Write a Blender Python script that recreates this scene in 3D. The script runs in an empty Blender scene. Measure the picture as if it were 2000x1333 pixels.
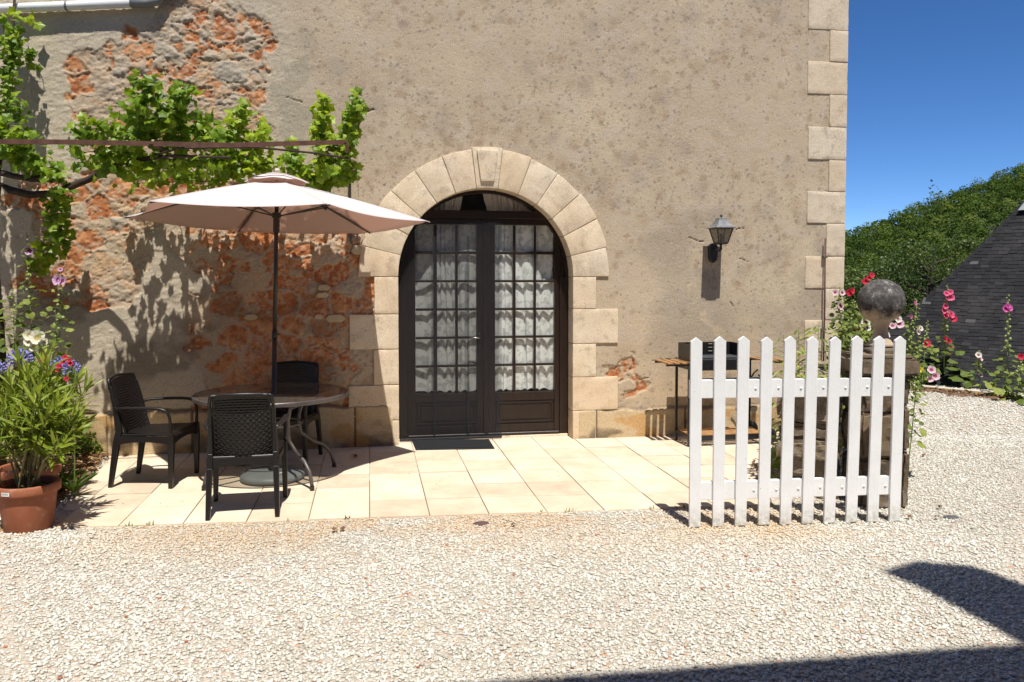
import bpy, math, random
import numpy as np
from mathutils import Vector, Matrix, Euler
random.seed(7); rng = np.random.default_rng(11)
SC = bpy.context.scene; COL = SC.collection
R = math.radians

# ------------------------------------------------------------------ camera, sky, sun, exposure
FPX, HOR, HC = 1560.0, 540.0, 1.65
YAW = math.atan(278/1560.0); PIT = R(2.3)
CPY = HOR + FPX*math.tan(PIT)
CAM = Vector((0.0, -7.79, HC))
FW = Vector((math.sin(YAW), math.cos(YAW), 0)); RT = Vector((math.cos(YAW), -math.sin(YAW), 0)); ZZ = Vector((0, 0, 1))
FP = FW*math.cos(PIT) - ZZ*math.sin(PIT); UP = ZZ*math.cos(PIT) + FW*math.sin(PIT)
cd = bpy.data.cameras.new('camera'); co = bpy.data.objects.new('camera', cd); COL.objects.link(co)
cd.sensor_width = 36; cd.lens = 36*FPX/2000; cd.shift_y = (CPY-666.5)/2000
cd.clip_start = 0.05; cd.clip_end = 2000
co.matrix_world = Matrix.Translation(CAM) @ Matrix((RT, UP, -FP)).transposed().to_4x4()
SC.camera = co

LD = Vector((-math.sin(R(4)), math.cos(R(4)), -2.3)).normalized()     # where the sunlight travels
sl = bpy.data.lights.new('sun', 'SUN'); sl.energy = 4.6; sl.angle = R(0.53); sl.color = (1.0, 0.955, 0.88)
so = bpy.data.objects.new('sun', sl); COL.objects.link(so); so.location = (0, -12, 20)
so.rotation_euler = LD.to_track_quat('-Z', 'Y').to_euler()
W = bpy.data.worlds.new('World'); SC.world = W; W.use_nodes = True
nt = W.node_tree; bg = nt.nodes['Background']
sky = nt.nodes.new('ShaderNodeTexSky'); sky.sky_type = 'NISHITA'; sky.sun_disc = False
sky.sun_elevation = math.asin(-LD.z); sky.sun_rotation = math.atan2(-LD.x, -LD.y)
sky.altitude = 1500; sky.air_density = 0.55; sky.dust_density = 0.0; sky.ozone_density = 3.5
hs = nt.nodes.new('ShaderNodeHueSaturation'); hs.inputs['Saturation'].default_value = 1.2; hs.inputs['Value'].default_value = 1.5; hs.inputs['Hue'].default_value = .503
nt.links.new(sky.outputs[0], hs.inputs['Color']); nt.links.new(hs.outputs[0], bg.inputs[0])
bg.inputs[1].default_value = 0.075
SC.view_settings.view_transform = 'Standard'; SC.view_settings.look = 'None'
SC.view_settings.exposure = 0.46; SC.view_settings.gamma = 1.0
SC.cycles.max_bounces = 8; SC.cycles.transparent_max_bounces = 24

# ------------------------------------------------------------------ where things stand
def ray(px, py): return FP + RT*((px-1000)/FPX) + UP*((CPY-py)/FPX)
def G(px, py, z=0.0):                      # point of the level z seen there
    r = ray(px, py); t = (z-CAM.z)/r.z; return CAM + r*t
def PW(px, py, y=0.0):                     # point of the plane parallel to the house front
    r = ray(px, py); t = (y-CAM.y)/r.y; return CAM + r*t
def PD(px, py, d):                         # point at horizontal distance d
    r = ray(px, py); t = d/r.dot(FW); return CAM + r*t
def UD(u, d, z=0.0): p = CAM + RT*u + FW*d; p.z = z; return p

# ------------------------------------------------------------------ mesh helpers
def link(o): COL.objects.link(o); return o
def tag(o, label=None, cat=None, group=None, kind=None):
    if label: o['label'] = label
    if cat: o['category'] = cat
    if group: o['group'] = group
    if kind: o['kind'] = kind
    return o
def empty(name, loc=(0, 0, 0), rz=0.0, rot=None):
    o = bpy.data.objects.new(name, None); o.empty_display_size = .1; link(o); o.location = loc
    o.rotation_euler = rot if rot else (0, 0, rz); return o
def copy_tree(o, parent=None):
    c = o.copy(); COL.objects.link(c)
    if parent is not None: c.parent = parent
    for ch in [x for x in bpy.data.objects if x.parent == o]: copy_tree(ch, c)
    return c
def finish(me, name, mat, parent=None, smooth=False, bevel=0, seg=1, angle=None):
    o = bpy.data.objects.new(name, me); link(o)
    if mat: me.materials.append(mat)
    if smooth: me.polygons.foreach_set('use_smooth', [True]*len(me.polygons))
    if bevel:
        b = o.modifiers.new('bevel', 'BEVEL'); b.width = bevel; b.segments = seg; b.limit_method = 'ANGLE'; b.angle_limit = R(35)
    if parent: o.parent = parent
    return o
class MB:
    def __init__(s): s.v = []; s.f = []
    def add(s, vs, fs):
        n = len(s.v); s.v += [tuple(v) for v in vs]; s.f += [tuple(i+n for i in f) for f in fs]; return s
    def box(s, x0, x1, y0, y1, z0, z1, M=None):
        vs = [Vector(p) for p in ((x0,y0,z0),(x1,y0,z0),(x1,y1,z0),(x0,y1,z0),(x0,y0,z1),(x1,y0,z1),(x1,y1,z1),(x0,y1,z1))]
        if M: vs = [M @ v for v in vs]
        return s.add(vs, ((0,3,2,1),(4,5,6,7),(0,1,5,4),(1,2,6,5),(2,3,7,6),(3,0,4,7)))
    def bar(s, a, b, w, h, up=(0, 0, 1)):       # rectangular bar from a to b
        a = Vector(a); b = Vector(b); d = (b-a); L = d.length; d.normalize()
        x = d.cross(Vector(up));
        if x.length < 1e-4: x = Vector((1, 0, 0))
        x.normalize(); u = x.cross(d)
        vs = [p + x*sx*w/2 + u*sz*h/2 for p in (a, b) for sx, sz in ((-1,-1),(1,-1),(1,1),(-1,1))]
        return s.add(vs, ((0,1,2,3),(7,6,5,4),(0,4,5,1),(1,5,6,2),(2,6,7,3),(3,7,4,0)))
    def tube(s, pts, r, n=8, cap=True, flat=1.0):
        pts = [Vector(p) for p in pts]; rs = r if isinstance(r, (list, tuple)) else [r]*len(pts)
        base = len(s.v); prev = None
        for i, p in enumerate(pts):
            t = (pts[min(i+1, len(pts)-1)] - pts[max(i-1, 0)]).normalized()
            if prev is None:
                a = t.orthogonal() if abs(t.z) > .9 else t.cross(ZZ)
            else: a = prev - t*prev.dot(t)
            a.normalize(); prev = a; b = t.cross(a)
            for k in range(n):
                an = 2*math.pi*k/n; s.v.append(tuple(p + (a*math.cos(an) + b*math.sin(an)*flat)*rs[i]))
        for i in range(len(pts)-1):
            for k in range(n):
                a0 = base+i*n+k; a1 = base+i*n+(k+1) % n; s.f.append((a0, a1, a1+n, a0+n))
        if cap:
            s.f.append(tuple(base+k for k in reversed(range(n)))); e = base+(len(pts)-1)*n
            s.f.append(tuple(e+k for k in range(n)))
        return s
    def lathe(s, prof, n=32, c=(0, 0, 0), cap=True, sq=False):
        base = len(s.v); c = Vector(c)
        for r, z in prof:
            for k in range(n):
                a = 2*math.pi*(k+.5)/n; rr = r
                if sq: rr = r/max(abs(math.cos(a)), abs(math.sin(a)))
                s.v.append(tuple(c + Vector((rr*math.cos(a), rr*math.sin(a), z))))
        for i in range(len(prof)-1):
            for k in range(n):
                a0 = base+i*n+k; a1 = base+i*n+(k+1) % n; s.f.append((a0, a1, a1+n, a0+n))
        if cap:
            s.f.append(tuple(base+k for k in reversed(range(n)))); e = base+(len(prof)-1)*n
            s.f.append(tuple(e+k for k in range(n)))
        return s
    def prism(s, poly, d0, d1):                 # outline poly [(a,b,c)..] swept by vectors d0..d1
        n = len(poly); vs = [Vector(p)+Vector(d0) for p in poly] + [Vector(p)+Vector(d1) for p in poly]
        return s.add(vs, [tuple(range(n)), tuple(reversed(range(n, 2*n)))] + [(i, i+n, (i+1) % n+n, (i+1) % n) for i in range(n)])
    def build(s, name, mat, parent=None, **k):
        me = bpy.data.meshes.new(name); me.from_pydata(s.v, [], s.f)
        import bmesh
        bm = bmesh.new(); bm.from_mesh(me); bmesh.ops.recalc_face_normals(bm, faces=bm.faces); bm.to_mesh(me); bm.free()
        return finish(me, name, mat, parent, **k)
def npmesh(name, V, F, attrs=None, smooth=False):
    """V (n,3), F (m,k) of equal size; attrs name -> (n,) floats or (n,3) colours per vertex"""
    me = bpy.data.meshes.new(name); V = np.asarray(V, np.float32); F = np.asarray(F, np.int32)
    me.vertices.add(len(V)); me.vertices.foreach_set('co', V.ravel())
    k = F.shape[1]; me.loops.add(F.size); me.loops.foreach_set('vertex_index', F.ravel())
    me.polygons.add(len(F)); me.polygons.foreach_set('loop_start', np.arange(0, F.size, k, dtype=np.int32))
    me.update(calc_edges=True)
    for nm, a in (attrs or {}).items():
        a = np.asarray(a, np.float32)
        if a.ndim == 1:
            at = me.attributes.new(nm, 'FLOAT', 'POINT'); at.data.foreach_set('value', a)
        else:
            at = me.attributes.new(nm, 'FLOAT_COLOR', 'POINT')
            at.data.foreach_set('color', np.concatenate([a, np.ones((len(a), 1), np.float32)], 1).ravel())
    me.polygons.foreach_set('use_smooth', np.full(len(F), bool(smooth)))
    me.validate(); return me
def rotmats(ax, ay, az):
    cx, sx, cy, sy, cz, sz = np.cos(ax), np.sin(ax), np.cos(ay), np.sin(ay), np.cos(az), np.sin(az); n = len(ax); M = np.zeros((n, 3, 3))
    M[:,0,0]=cz*cy; M[:,0,1]=cz*sy*sx-sz*cx; M[:,0,2]=cz*sy*cx+sz*sx
    M[:,1,0]=sz*cy; M[:,1,1]=sz*sy*sx+cz*cx; M[:,1,2]=sz*sy*cx-cz*sx
    M[:,2,0]=-sy; M[:,2,1]=cy*sx; M[:,2,2]=cy*cx
    return M
def scatter(name, tv, tf, pos, M, tint=None, extra=None):
    """copies of one small template: M (n,3,3) includes scale"""
    tv = np.asarray(tv, float); tf = np.asarray(tf, int); n = len(pos); k = len(tv)
    V = (np.einsum('nij,kj->nki', M, tv) + np.asarray(pos)[:, None, :]).reshape(-1, 3)
    F = (tf[None] + (np.arange(n)*k)[:, None, None]).reshape(-1, tf.shape[1])
    at = {'tint': np.repeat(tint if tint is not None else rng.random(n), k)}
    return npmesh(name, V, F, at)
# value noise on the plane
_tab = rng.random((256, 256))
def vn(x, y, seed=0):
    x = np.asarray(x)+seed*17.31; y = np.asarray(y)+seed*5.77
    xi = np.floor(x).astype(int); yi = np.floor(y).astype(int); fx = x-xi; fy = y-yi
    fx = fx*fx*(3-2*fx); fy = fy*fy*(3-2*fy); T = lambda a, b: _tab[a % 256, b % 256]
    return (T(xi,yi)*(1-fx)+T(xi+1,yi)*fx)*(1-fy) + (T(xi,yi+1)*(1-fx)+T(xi+1,yi+1)*fx)*fy
def fbm(x, y, o=4, seed=0):
    s = 0; a = .5; t = 0
    for i in range(o): s = s+a*vn(x*2**i, y*2**i, seed+i*3); t += a; a *= .5
    return s/t
def voro(x, y, sx, sy, seed=0, jit=.9):
    """distance to nearest cell, edge distance, two random numbers of the cell"""
    X = x/sx + seed*13.7; Y = y/sy + seed*7.9; xi = np.floor(X).astype(int); yi = np.floor(Y).astype(int)
    f1 = np.full(X.shape, 9.); f2 = np.full(X.shape, 9.); r1 = np.zeros(X.shape); r2 = np.zeros(X.shape)
    for i in (-1, 0, 1):
        for j in (-1, 0, 1):
            a = xi+i; b = yi+j
            jx = _tab[a % 256, b % 256]; jy = _tab[(a+91) % 256, (b+37) % 256]
            d = np.hypot(a+.5+(jx-.5)*jit-X, b+.5+(jy-.5)*jit-Y); m = d < f1
            f2 = np.where(m, f1, np.minimum(f2, d)); f1 = np.where(m, d, f1)
            r1 = np.where(m, _tab[(a+11) % 256, (b+73) % 256], r1); r2 = np.where(m, _tab[(a+51) % 256, (b+7) % 256], r2)
    return f1, f2-f1, r1, r2
def ss(a, b, x): t = np.clip((x-a)/(b-a), 0, 1); return t*t*(3-2*t)

# ------------------------------------------------------------------ materials
def lin(c): return tuple(((v/255)/12.92 if v/255 <= .04045 else ((v/255+.055)/1.055)**2.4) for v in c)
class NM:
    def __init__(s, name):
        s.m = bpy.data.materials.new(name); s.m.use_nodes = True; s.t = s.m.node_tree
        s.b = s.t.nodes['Principled BSDF']; s.o = s.t.nodes['Material Output']
    def n(s, typ, **k):
        x = s.t.nodes.new('ShaderNode'+typ)
        for a, v in k.items():
            if a.startswith('i_'): x.inputs[int(a[2:]) if a[2:].isdigit() else a[2:].replace('_', ' ')].default_value = v
            else: setattr(x, a, v)
        return x
    def l(s, a, b): s.t.links.new(a, b)
    def noise(s, scale, detail=4, rough=.55, co=None):
        if co is None:
            if not hasattr(s, 'tc'): s.tc = s.n('TexCoord').outputs['Object']
            co = s.tc
        x = s.n('TexNoise'); x.inputs['Scale'].default_value = scale; x.inputs['Detail'].default_value = detail
        x.inputs['Roughness'].default_value = rough; s.l(co, x.inputs['Vector']); return x.outputs['Fac']
    def ramp(s, fac, stops):
        r = s.n('ValToRGB'); e = r.color_ramp.elements
        while len(e) < len(stops): e.new(.5)
        for q, (p, c) in zip(e, stops): q.position = p; q.color = (*c[:3], 1) if not isinstance(c, (int, float)) else (c, c, c, 1)
        s.l(fac, r.inputs[0]); return r.outputs[0]
    def mix(s, fac, a, b, mode='MIX'):
        x = s.n('Mix', data_type='RGBA', blend_type=mode)
        for k, v in ((0, fac), (6, a), (7, b)):
            if hasattr(v, 'links') or hasattr(v, 'is_linked'): s.l(v, x.inputs[k])
            else: x.inputs[k].default_value = v if k == 0 else (*v[:3], 1)
        return x.outputs[2]
    def math(s, op, a, b=0.0, clamp=False):
        x = s.n('Math', operation=op); x.use_clamp = clamp
        for k, v in ((0, a), (1, b)):
            if hasattr(v, 'is_linked'): s.l(v, x.inputs[k])
            else: x.inputs[k].default_value = v
        return x.outputs[0]
    def facing(s):          # two-sided Schlick reflectance
        lw = s.n('LayerWeight'); lw.inputs[0].default_value = .5
        return s.math('ADD', s.math('MULTIPLY', s.math('POWER', lw.outputs['Facing'], 4.0), .8), .045)
    def bump(s, h, dist=.01, strength=1.0):
        x = s.n('Bump'); x.inputs['Distance'].default_value = dist; x.inputs['Strength'].default_value = strength
        s.l(h, x.inputs['Height'])
        if s.b.inputs['Normal'].is_linked: s.l(s.b.inputs['Normal'].links[0].from_socket, x.inputs['Normal'])
        s.l(x.outputs[0], s.b.inputs['Normal']); return x
    def attr(s, name):
        return s.n('Attribute', attribute_name=name)
    def set(s, **k):
        for a, v in k.items(): s.b.inputs[a.replace('_', ' ')].default_value = v
        return s
def simple(name, c, rough=.6, var=.25, scale=8, bump=0, bscale=60, metal=0, spec=.5, dirt=None):
    m = NM(name); m.set(Roughness=rough, Metallic=metal, Specular_IOR_Level=spec)
    f = m.noise(scale); c = tuple(c)
    a = tuple(x*(1-var) for x in c); b = tuple(min(1, x*(1+var)) for x in c)
    col = m.ramp(f, [(.3, a), (.7, b)])
    if dirt:
        g = m.ramp(m.noise(scale*.6+2, 6, .7), [(.5, 0), (.68, 1)]); col = m.mix(g, col, dirt)
    m.l(col, m.b.inputs['Base Color'])
    if bump: m.bump(m.noise(bscale, 5, .6), bump)
    return m.m
def leafmat(name, dark, mid, light, trans=.35, rough=.45, spec=.35):
    m = NM(name); t = m.attr('tint').outputs['Fac']
    c = m.ramp(t, [(0, dark), (.5, mid), (1, light)])
    c = m.mix(.35, c, m.ramp(m.noise(25), [(.3, (.25,)*3), (.7, (.9,)*3)]), 'OVERLAY')
    m.l(c, m.b.inputs['Base Color']); m.set(Roughness=rough, Specular_IOR_Level=spec)
    tr = m.n('BsdfTranslucent'); ct = m.mix(1.0, c, (1.25, 1.2, .5), 'MULTIPLY'); m.l(ct, tr.inputs[0])
    mx = m.n('MixShader'); mx.inputs[0].default_value = trans
    m.l(m.b.outputs[0], mx.inputs[1]); m.l(tr.outputs[0], mx.inputs[2]); m.l(mx.outputs[0], m.o.inputs[0]); return m.m

# ------------------------------------------------------------------ the stone house
def attrmat(name, rough=.9, fine=.35, scale=90, bumpd=.004, coarse=.0035, spec=.25):
    m = NM(name); c = m.attr('Col').outputs['Color']
    c = m.mix(fine, c, m.ramp(m.noise(scale, 6, .7), [(.25, (.12,)*3), (.5, (.5,)*3), (.75, (.9,)*3)]), 'OVERLAY')
    m.l(c, m.b.inputs['Base Color']); m.set(Roughness=rough, Specular_IOR_Level=spec)
    m.bump(m.noise(26, 6, .65), coarse); m.bump(m.noise(130, 5, .7), bumpd)
    return m.m
M_wall = attrmat('lime render and rubble', fine=.5)
def stonemat(name, a, b, c, stain=(.17, .14, .105), st=(.54, .78)):
    m = NM(name); f = m.noise(3.2, 6, .6); col = m.ramp(f, [(.3, a), (.5, b), (.72, c)])
    col = m.mix(m.ramp(m.noise(7, 6, .7), [(st[0], 0), (st[1], .75)]), col, stain)
    col = m.mix(m.ramp(m.noise(2.1, 5, .6), [(.5, 0), (.7, .35)]), col, (.45, .40, .33)); col = m.mix(.65, col, m.ramp(m.noise(70, 7, .8), [(.28, (.15,)*3), (.5, (.5,)*3), (.72, (.85,)*3)]), 'OVERLAY'); col = m.mix(m.ramp(m.noise(55, 3, .6), [(.70, 0), (.74, .7)]), col, (.16, .11, .07))
    v = m.n('TexVoronoi', feature='DISTANCE_TO_EDGE'); v.inputs['Scale'].default_value = 38; m.l(m.tc, v.inputs['Vector'])
    t = m.attr('tint').outputs['Fac']
    m.l(m.mix(m.math('MULTIPLY', t, .5), col, (.62, .44, .27)), m.b.inputs['Base Color']); m.set(Roughness=.9, Specular_IOR_Level=.2)
    m.bump(m.noise(14, 6, .6), .003); m.bump(m.noise(100, 5, .75), .0035); return m.m
M_arch = stonemat('pale dressed limestone', (.63, .51, .36), (.71, .595, .435), (.74, .65, .51))
M_quoin = stonemat('weathered dressed limestone', (.55, .475, .36), (.63, .55, .425), (.66, .60, .48), stain=(.2, .18, .14), st=(.52, .75))
M_keystone = M_arch
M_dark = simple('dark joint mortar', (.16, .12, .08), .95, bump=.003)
ACX, ACZ, RIN, ROUT = 1.140, 1.645, .868, 1.25
QX, XL = 4.985, -4.7
ZT = 4.9

def poly_mask(px, py, poly):
    inside = np.zeros(px.shape, bool); n = len(poly)
    for i in range(n):
        x0, y0 = poly[i]; x1, y1 = poly[(i+1) % n]
        if y0 == y1: continue
        c = ((y0 > py) != (y1 > py)) & (px < (x1-x0)*(py-y0)/(y1-y0)+x0); inside ^= c
    return inside
def wz(px, py): p = PW(px, py); return (p.x, p.z)
def wpoly(l): return [wz(*p) for p in l]

def make_wall_front():
    st = .0098; xs = np.arange(XL, QX+.001, st); xs[-1] = QX; zs = np.arange(-.02, ZT, st)
    X, Z = np.meshgrid(xs, zs); nx, nz = len(xs), len(zs)
    wxn = X+(fbm(X*5, Z*5, 4, 3)-.5)*.62+(fbm(X*22, Z*22, 3, 8)-.5)*.07; wzn = Z+(fbm(X*5, Z*5, 4, 5)-.5)*.34+(fbm(X*22, Z*22, 3, 9)-.5)*.07
    # where the rubble is bare and where it is half covered: areas of the real front, given as wall coordinates
    bare = np.zeros(X.shape)
    A = [([(215,60),(330,-10),(430,-20),(470,30),(525,80),(470,130),(500,170),(480,215),(545,245),(470,330),(300,330),(230,290),(160,210)], .85),
         ([(120,140),(220,80),(220,330),(150,250)], .55), ([(420,440),(700,440),(735,500),(735,610),(690,640),(690,800),(400,800),(395,640),(440,560)], .97),
         ([(60,470),(150,330),(260,330),(320,430),(250,600),(170,620),(120,600),(40,560)], .82),
         ([(230,350),(480,350),(480,520),(350,520),(330,460)], .6), ([(0,300),(120,300),(120,420),(0,420)], .35),
         ([(352,590),(440,560),(440,740),(380,760)], .45), ([(1160,715),(1218,708),(1232,770),(1218,800),(1216,742),(1180,742)], 1.0),
         ([(430,60),(500,20),(520,220),(450,240)], .45), ([(708,545),(738,545),(738,612),(708,612)], .8)]
    for p, v in A:
        bare = np.maximum(bare, np.where(poly_mask(wxn, wzn, wpoly(p)), v, 0))
    # soften
    for _ in range(5):
        bare = (bare + np.roll(bare, 2, 0)+np.roll(bare, -2, 0)+np.roll(bare, 2, 1)+np.roll(bare, -2, 1))/5
    w2 = X+(fbm(X*9, Z*9, 3, 21)-.5)*.10; w3 = Z+(fbm(X*9, Z*9, 3, 23)-.5)*.10
    f1, ed, r1, r2 = voro(w2, w3, .27, .18, 2)
    g1, ge, q1, q2 = voro(w2, w3, .115, .085, 5)
    small = r2 > .62
    F1 = np.where(small, g1, f1); E = np.where(small, ge, ed); RA = np.where(small, q1, r1); RB = np.where(small, q2, (r2*1.9) % 1)
    show = ss(-.02, .10, bare*1.12-RA*.8-.1+(fbm(X*12, Z*12, 3, 31)-.5)*.5)*(bare > .04)
    stone = show*ss(.05, .17, E+(fbm(X*30, Z*30, 2, 12)-.5)*.12)
    mort = np.clip(ss(.1, .5, bare), 0, 1)*(1-stone)
    # colours
    n1 = fbm(X*1.6, Z*1.6, 5, 40); n2 = fbm(X*9, Z*9, 4, 44); n3 = fbm(X*38, Z*38, 3, 48)
    C = lambda *c: np.array(c)[None, None]
    L = lambda a, b, t: a*(1-t[..., None])+b*t[..., None]
    ren = L(C(.46, .37, .265), C(.52, .425, .30), ss(.3, .7, n1))
    ren = L(ren, C(.50, .42, .33), .5*ss(.5, .72, n2))
    greyl = ss(-.35, -1.6, X + (n1-.5)*1.2)*ss(.2, .9, Z)        # older grey-cream plaster to the left
    ren = L(ren, C(.50, .44, .34), .75*greyl)
    ren = L(ren, C(.48, .33, .20), .5*ss(1.6, .2, Z)*ss(2.2, 3.4, X))      # warmer low at the right
    crack = np.zeros(X.shape)
    CRK = [(1345,464,1362,470,.006,1),(1362,470,1374,473,.005,1),(1438,448,1453,447,.004,1),(1445,506,1462,512,.005,1),(1427,591,1433,600,.007,1),(1318,628,1372,575,.006,0),(1358,612,1374,588,.005,0),(706,222,730,214,.010,1),(560,190,590,200,.006,1),(820,700,1,1,.0,0),(1240,742,1268,738,.006,1),(1275,705,1330,700,.005,1)]
    CRK = [c_ for c_ in CRK if c_[4] > 0]
    # lichen spots and brown blooms
    band = ss(.40, .62, fbm(X*.9+3, Z*1.5, 3, 60))*ss(-.9, -.2, X)
    for sx, dens, rad, col, am, sd in ((.055, .80, .42, (.16, .14, .12), .6, 1), (.12, .74, .52, (.28, .185, .11), .45, 2), (.036, .84, .40, (.15, .125, .10), .55, 3), (.22, .66, .6, (.33, .225, .14), .34, 4), (.32, .72, .6, (.25, .215, .185), .30, 6)):
        a1, ae, s1, s2 = voro(X+(n3-.5)*.03, Z+(n2-.5)*.03, sx, sx, 70+sd, .95)
        gate = (s1 > (1-(1-dens)*np.clip(band*1.4+.12, 0, 1)*1.2))
        sp = gate*ss(rad*(.5+s2*.6), rad*.12, a1+(n3-.5)*.35)*am
        ren = L(ren, C(*col), sp*(1-greyl*.6))
    for (ax_, ay_, bx_, by_, wd, dk) in CRK:
        (x0, z0), (x1, z1) = wz(ax_, ay_), wz(bx_, by_); t_ = np.clip(((X-x0)*(x1-x0)+(Z-z0)*(z1-z0))/((x1-x0)**2+(z1-z0)**2), 0, 1)
        dd_ = np.hypot(X-x0-t_*(x1-x0), Z-z0-t_*(z1-z0)+(n3-.5)*.02); cr_ = ss(wd, wd*.4, dd_); ren = L(ren, C(.20, .13, .08) if dk else C(.58, .48, .35), cr_*(.8 if dk else .5)); crack = np.maximum(crack, cr_*dk)
    ren = L(ren, C(.22, .20, .17), .30*ss(.56, .70, fbm(X*1.1+9, Z*1.3, 5, 63))*ss(-.4, .1, X)*ss(2.9, 2.2, Z)*ss(.75, .63, fbm(X*6, Z*6, 4, 66)))   # grey mottling round arch and lamp
    pit = voro(X, Z, .085, .085, 90, .95); pits = (pit[2] > .84)*ss(.13, .07, pit[0])
    pit2 = voro(X, Z, .05, .05, 95, .95); pits = np.maximum(pits, .6*(pit2[2] > .88)*ss(.24, .12, pit2[0]))*(1-greyl*.4)
    ren = L(ren, C(.18, .125, .08), .55*pits)
    smooth = poly_mask(wxn, wzn, wpoly([(545,125),(575,120),(598,180),(590,270),(560,275),(548,240)]))*1.
    ren = L(ren, C(.36, .32, .24), .7*smooth)
    mor = L(C(.44, .35, .25), C(.50, .40, .29), n2); mor = L(mor, C(.46, .23, .11), .35*ss(.5, .75, n1+n3*.3-.1))
    or1 = L(C(.46, .165, .06), C(.56, .275, .125), RB); or1 = L(or1, C(.30, .095, .035), .7*ss(.42, .68, fbm(X*20, Z*24, 4, 52)))
    or1 = L(or1, C(.58, .42, .29), .6*ss(.50, .62, n3*.6+n2*.4))
    gr1 = L(C(.47, .36, .24), C(.40, .35, .28), RB); gr1 = L(gr1, C(.55, .30, .14), .45*ss(.45, .7, n2))
    stc = L(gr1, or1, (RA < np.where(Z > 2.6, .42, np.where(X > -1.7, .76, .52)))*1.0)
    col = L(ren, mor, mort); col = L(col, stc, stone)
    dirt = ss(.56, .72, fbm(X*2.2, Z*2.8, 5, 77))*ss(2.0, 1.2, Z)*ss(-.1, -.5, X); col = L(col, C(.12, .09, .06), .5*dirt)
    # plinth
    ptop = np.where(X < .2, .40, .285) + (fbm(X*6, Z*0, 3, 99)-.5)*.05
    pl = ss(.012, -.012, Z-ptop)
    bx = np.where(X < .2, X/.74+.2, (X-2.25)/.95); ji = np.abs((bx % 1)-.5); pj = (ji > .490)
    bid = np.floor(bx).astype(int); br = _tab[bid % 256, 5]
    pc = L(C(.47, .33, .17), C(.55, .43, .27), np.clip(br+(n2-.5), 0, 1))
    pc = L(pc, C(.12, .09, .06), .8*ss(.44, .62, fbm(X*3, Z*6, 5, 101))*ss(.30, .03, Z+(n2-.5)*.25))
    pc = L(pc, C(.50, .27, .08), .6*ss(.58, .7, fbm(X*5, Z*7, 4, 105)))
    pc = L(pc, C(.10, .07, .045), .8*pj)
    col = L(col, pc, pl)
    seam = ss(.03, .008, np.abs(Z-ptop-.008)); col = L(col, C(.13, .085, .05), .5*seam*ss(.35, .6, n2+.15))
    # relief (towards the viewer is -y)
    relief = .005*(n1-.5)*2 + .004*(n2-.5)
    rough = np.maximum(bare, greyl*.42)
    relief = relief + rough*((fbm(X*12, Z*16, 5, 120)-.5)*.012 + (n3-.5)*.005+(rng.random(X.shape)-.5)*.004)
    rid = fbm((X+Z)*13, (Z-X*.35)*30, 4, 130); relief = relief + rough*(1-stone)*(ss(.55, .575, rid)-.5)*.006
    dome = (1-F1*1.1)*.016*(.3+RB)+(fbm(X*30, Z*36, 4, 14)-.5)*.018-.014*ss(.15, .08, E)
    lip = ss(.30, .335, bare+(fbm(X*16, Z*16, 4, 33)-.5)*.5)
    relief = relief + stone*(dome-.004-.010*(RA < .5)) - lip*.008 - pits*.003 - crack*.012 + (rng.random(X.shape)-.5)*.0045*rough
    relief = relief*(1-pl*.75) + pl*(.030 - .012*pj) - .03*ss(.02, .005, np.abs(Z-ptop-.012))*(X < .2)*ss(.3, .5, n2)
    relief = relief + .0016*(rng.random(X.shape)-.5)*(1-pl)
    edge = ss(0, .03, QX-X); relief = relief*edge
    V = np.stack([X, -relief, Z], -1).reshape(-1, 3)
    I = np.arange(nx*nz).reshape(nz, nx); a = I[:-1, :-1]; F = np.stack([a, a+1, a+1+nx, a+nx], -1).reshape(-1, 4)
    cx = (X[:-1, :-1]+st/2).ravel(); cz = (Z[:-1, :-1]+st/2).ravel()
    hole = (np.hypot(cx-ACX, cz-ACZ) < RIN+.12) | ((np.abs(cx-ACX) < RIN+.06) & (cz < ACZ))
    return npmesh('wall', V, F[~hole], {'Col': col.reshape(-1, 3)}, smooth=True)

house = empty('stone_house', (0, 0, 0))
tag(house, 'tall old house of beige render and bare orange rubble with an arched doorway', 'house')
w = finish(make_wall_front(), 'wall', M_wall, house)
# the rest of the building: gable above, returns and roof
M_rend = simple('plain beige render', (.40, .31, .215), .95, .15, 2.0, bump=.004, bscale=30)
b = MB(); AP = (.6, 9.0)
b.prism([(-9, .03, -.02), (XL+.01, .03, -.02), (XL+.01, .03, ZT+.2), (-9, .03, ZT+.2)], (0, 0, 0), (0, .5, 0))
b.prism([(XL-.2, .03, ZT-.03), (QX-.02, .03, ZT-.03), (QX-.02, .03, ZT-.02), (AP[0], .03, AP[1]), (XL-.2, .03, ZT-.02)], (0, 0, 0), (0, .4, 0))
b.prism([(QX, .012, -.02), (QX, 9, -.02), (QX, 9, ZT-.2), (QX, .012, ZT-.2)], (0, 0, 0), (-.4, 0, 0))
b.build('return_wall', M_rend, house)
M_slate = NM('slate'); t = M_slate.attr('tint').outputs['Fac']
c = M_slate.ramp(t, [(0, (.007, .0068, .008)), (.5, (.016, .0152, .0175)), (.9, (.032, .031, .033)), (1, (.09, .09, .09))])
c = M_slate.mix(M_slate.ramp(M_slate.noise(1.1, 5, .6), [(.52, 0), (.75, .5)]), c, (.055, .053, .052))
M_slate.l(c, M_slate.b.inputs['Base Color']); M_slate.set(Roughness=.7, Specular_IOR_Level=.25); M_slate.bump(M_slate.noise(20, 5, .6), .004); M_slate = M_slate.m
b = MB()
eL, eR = Vector((XL-.5, 0, ZT-.36)), Vector((QX+.015, 0, ZT-.16)); ap = Vector((AP[0], 0, AP[1]+.1))
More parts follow.
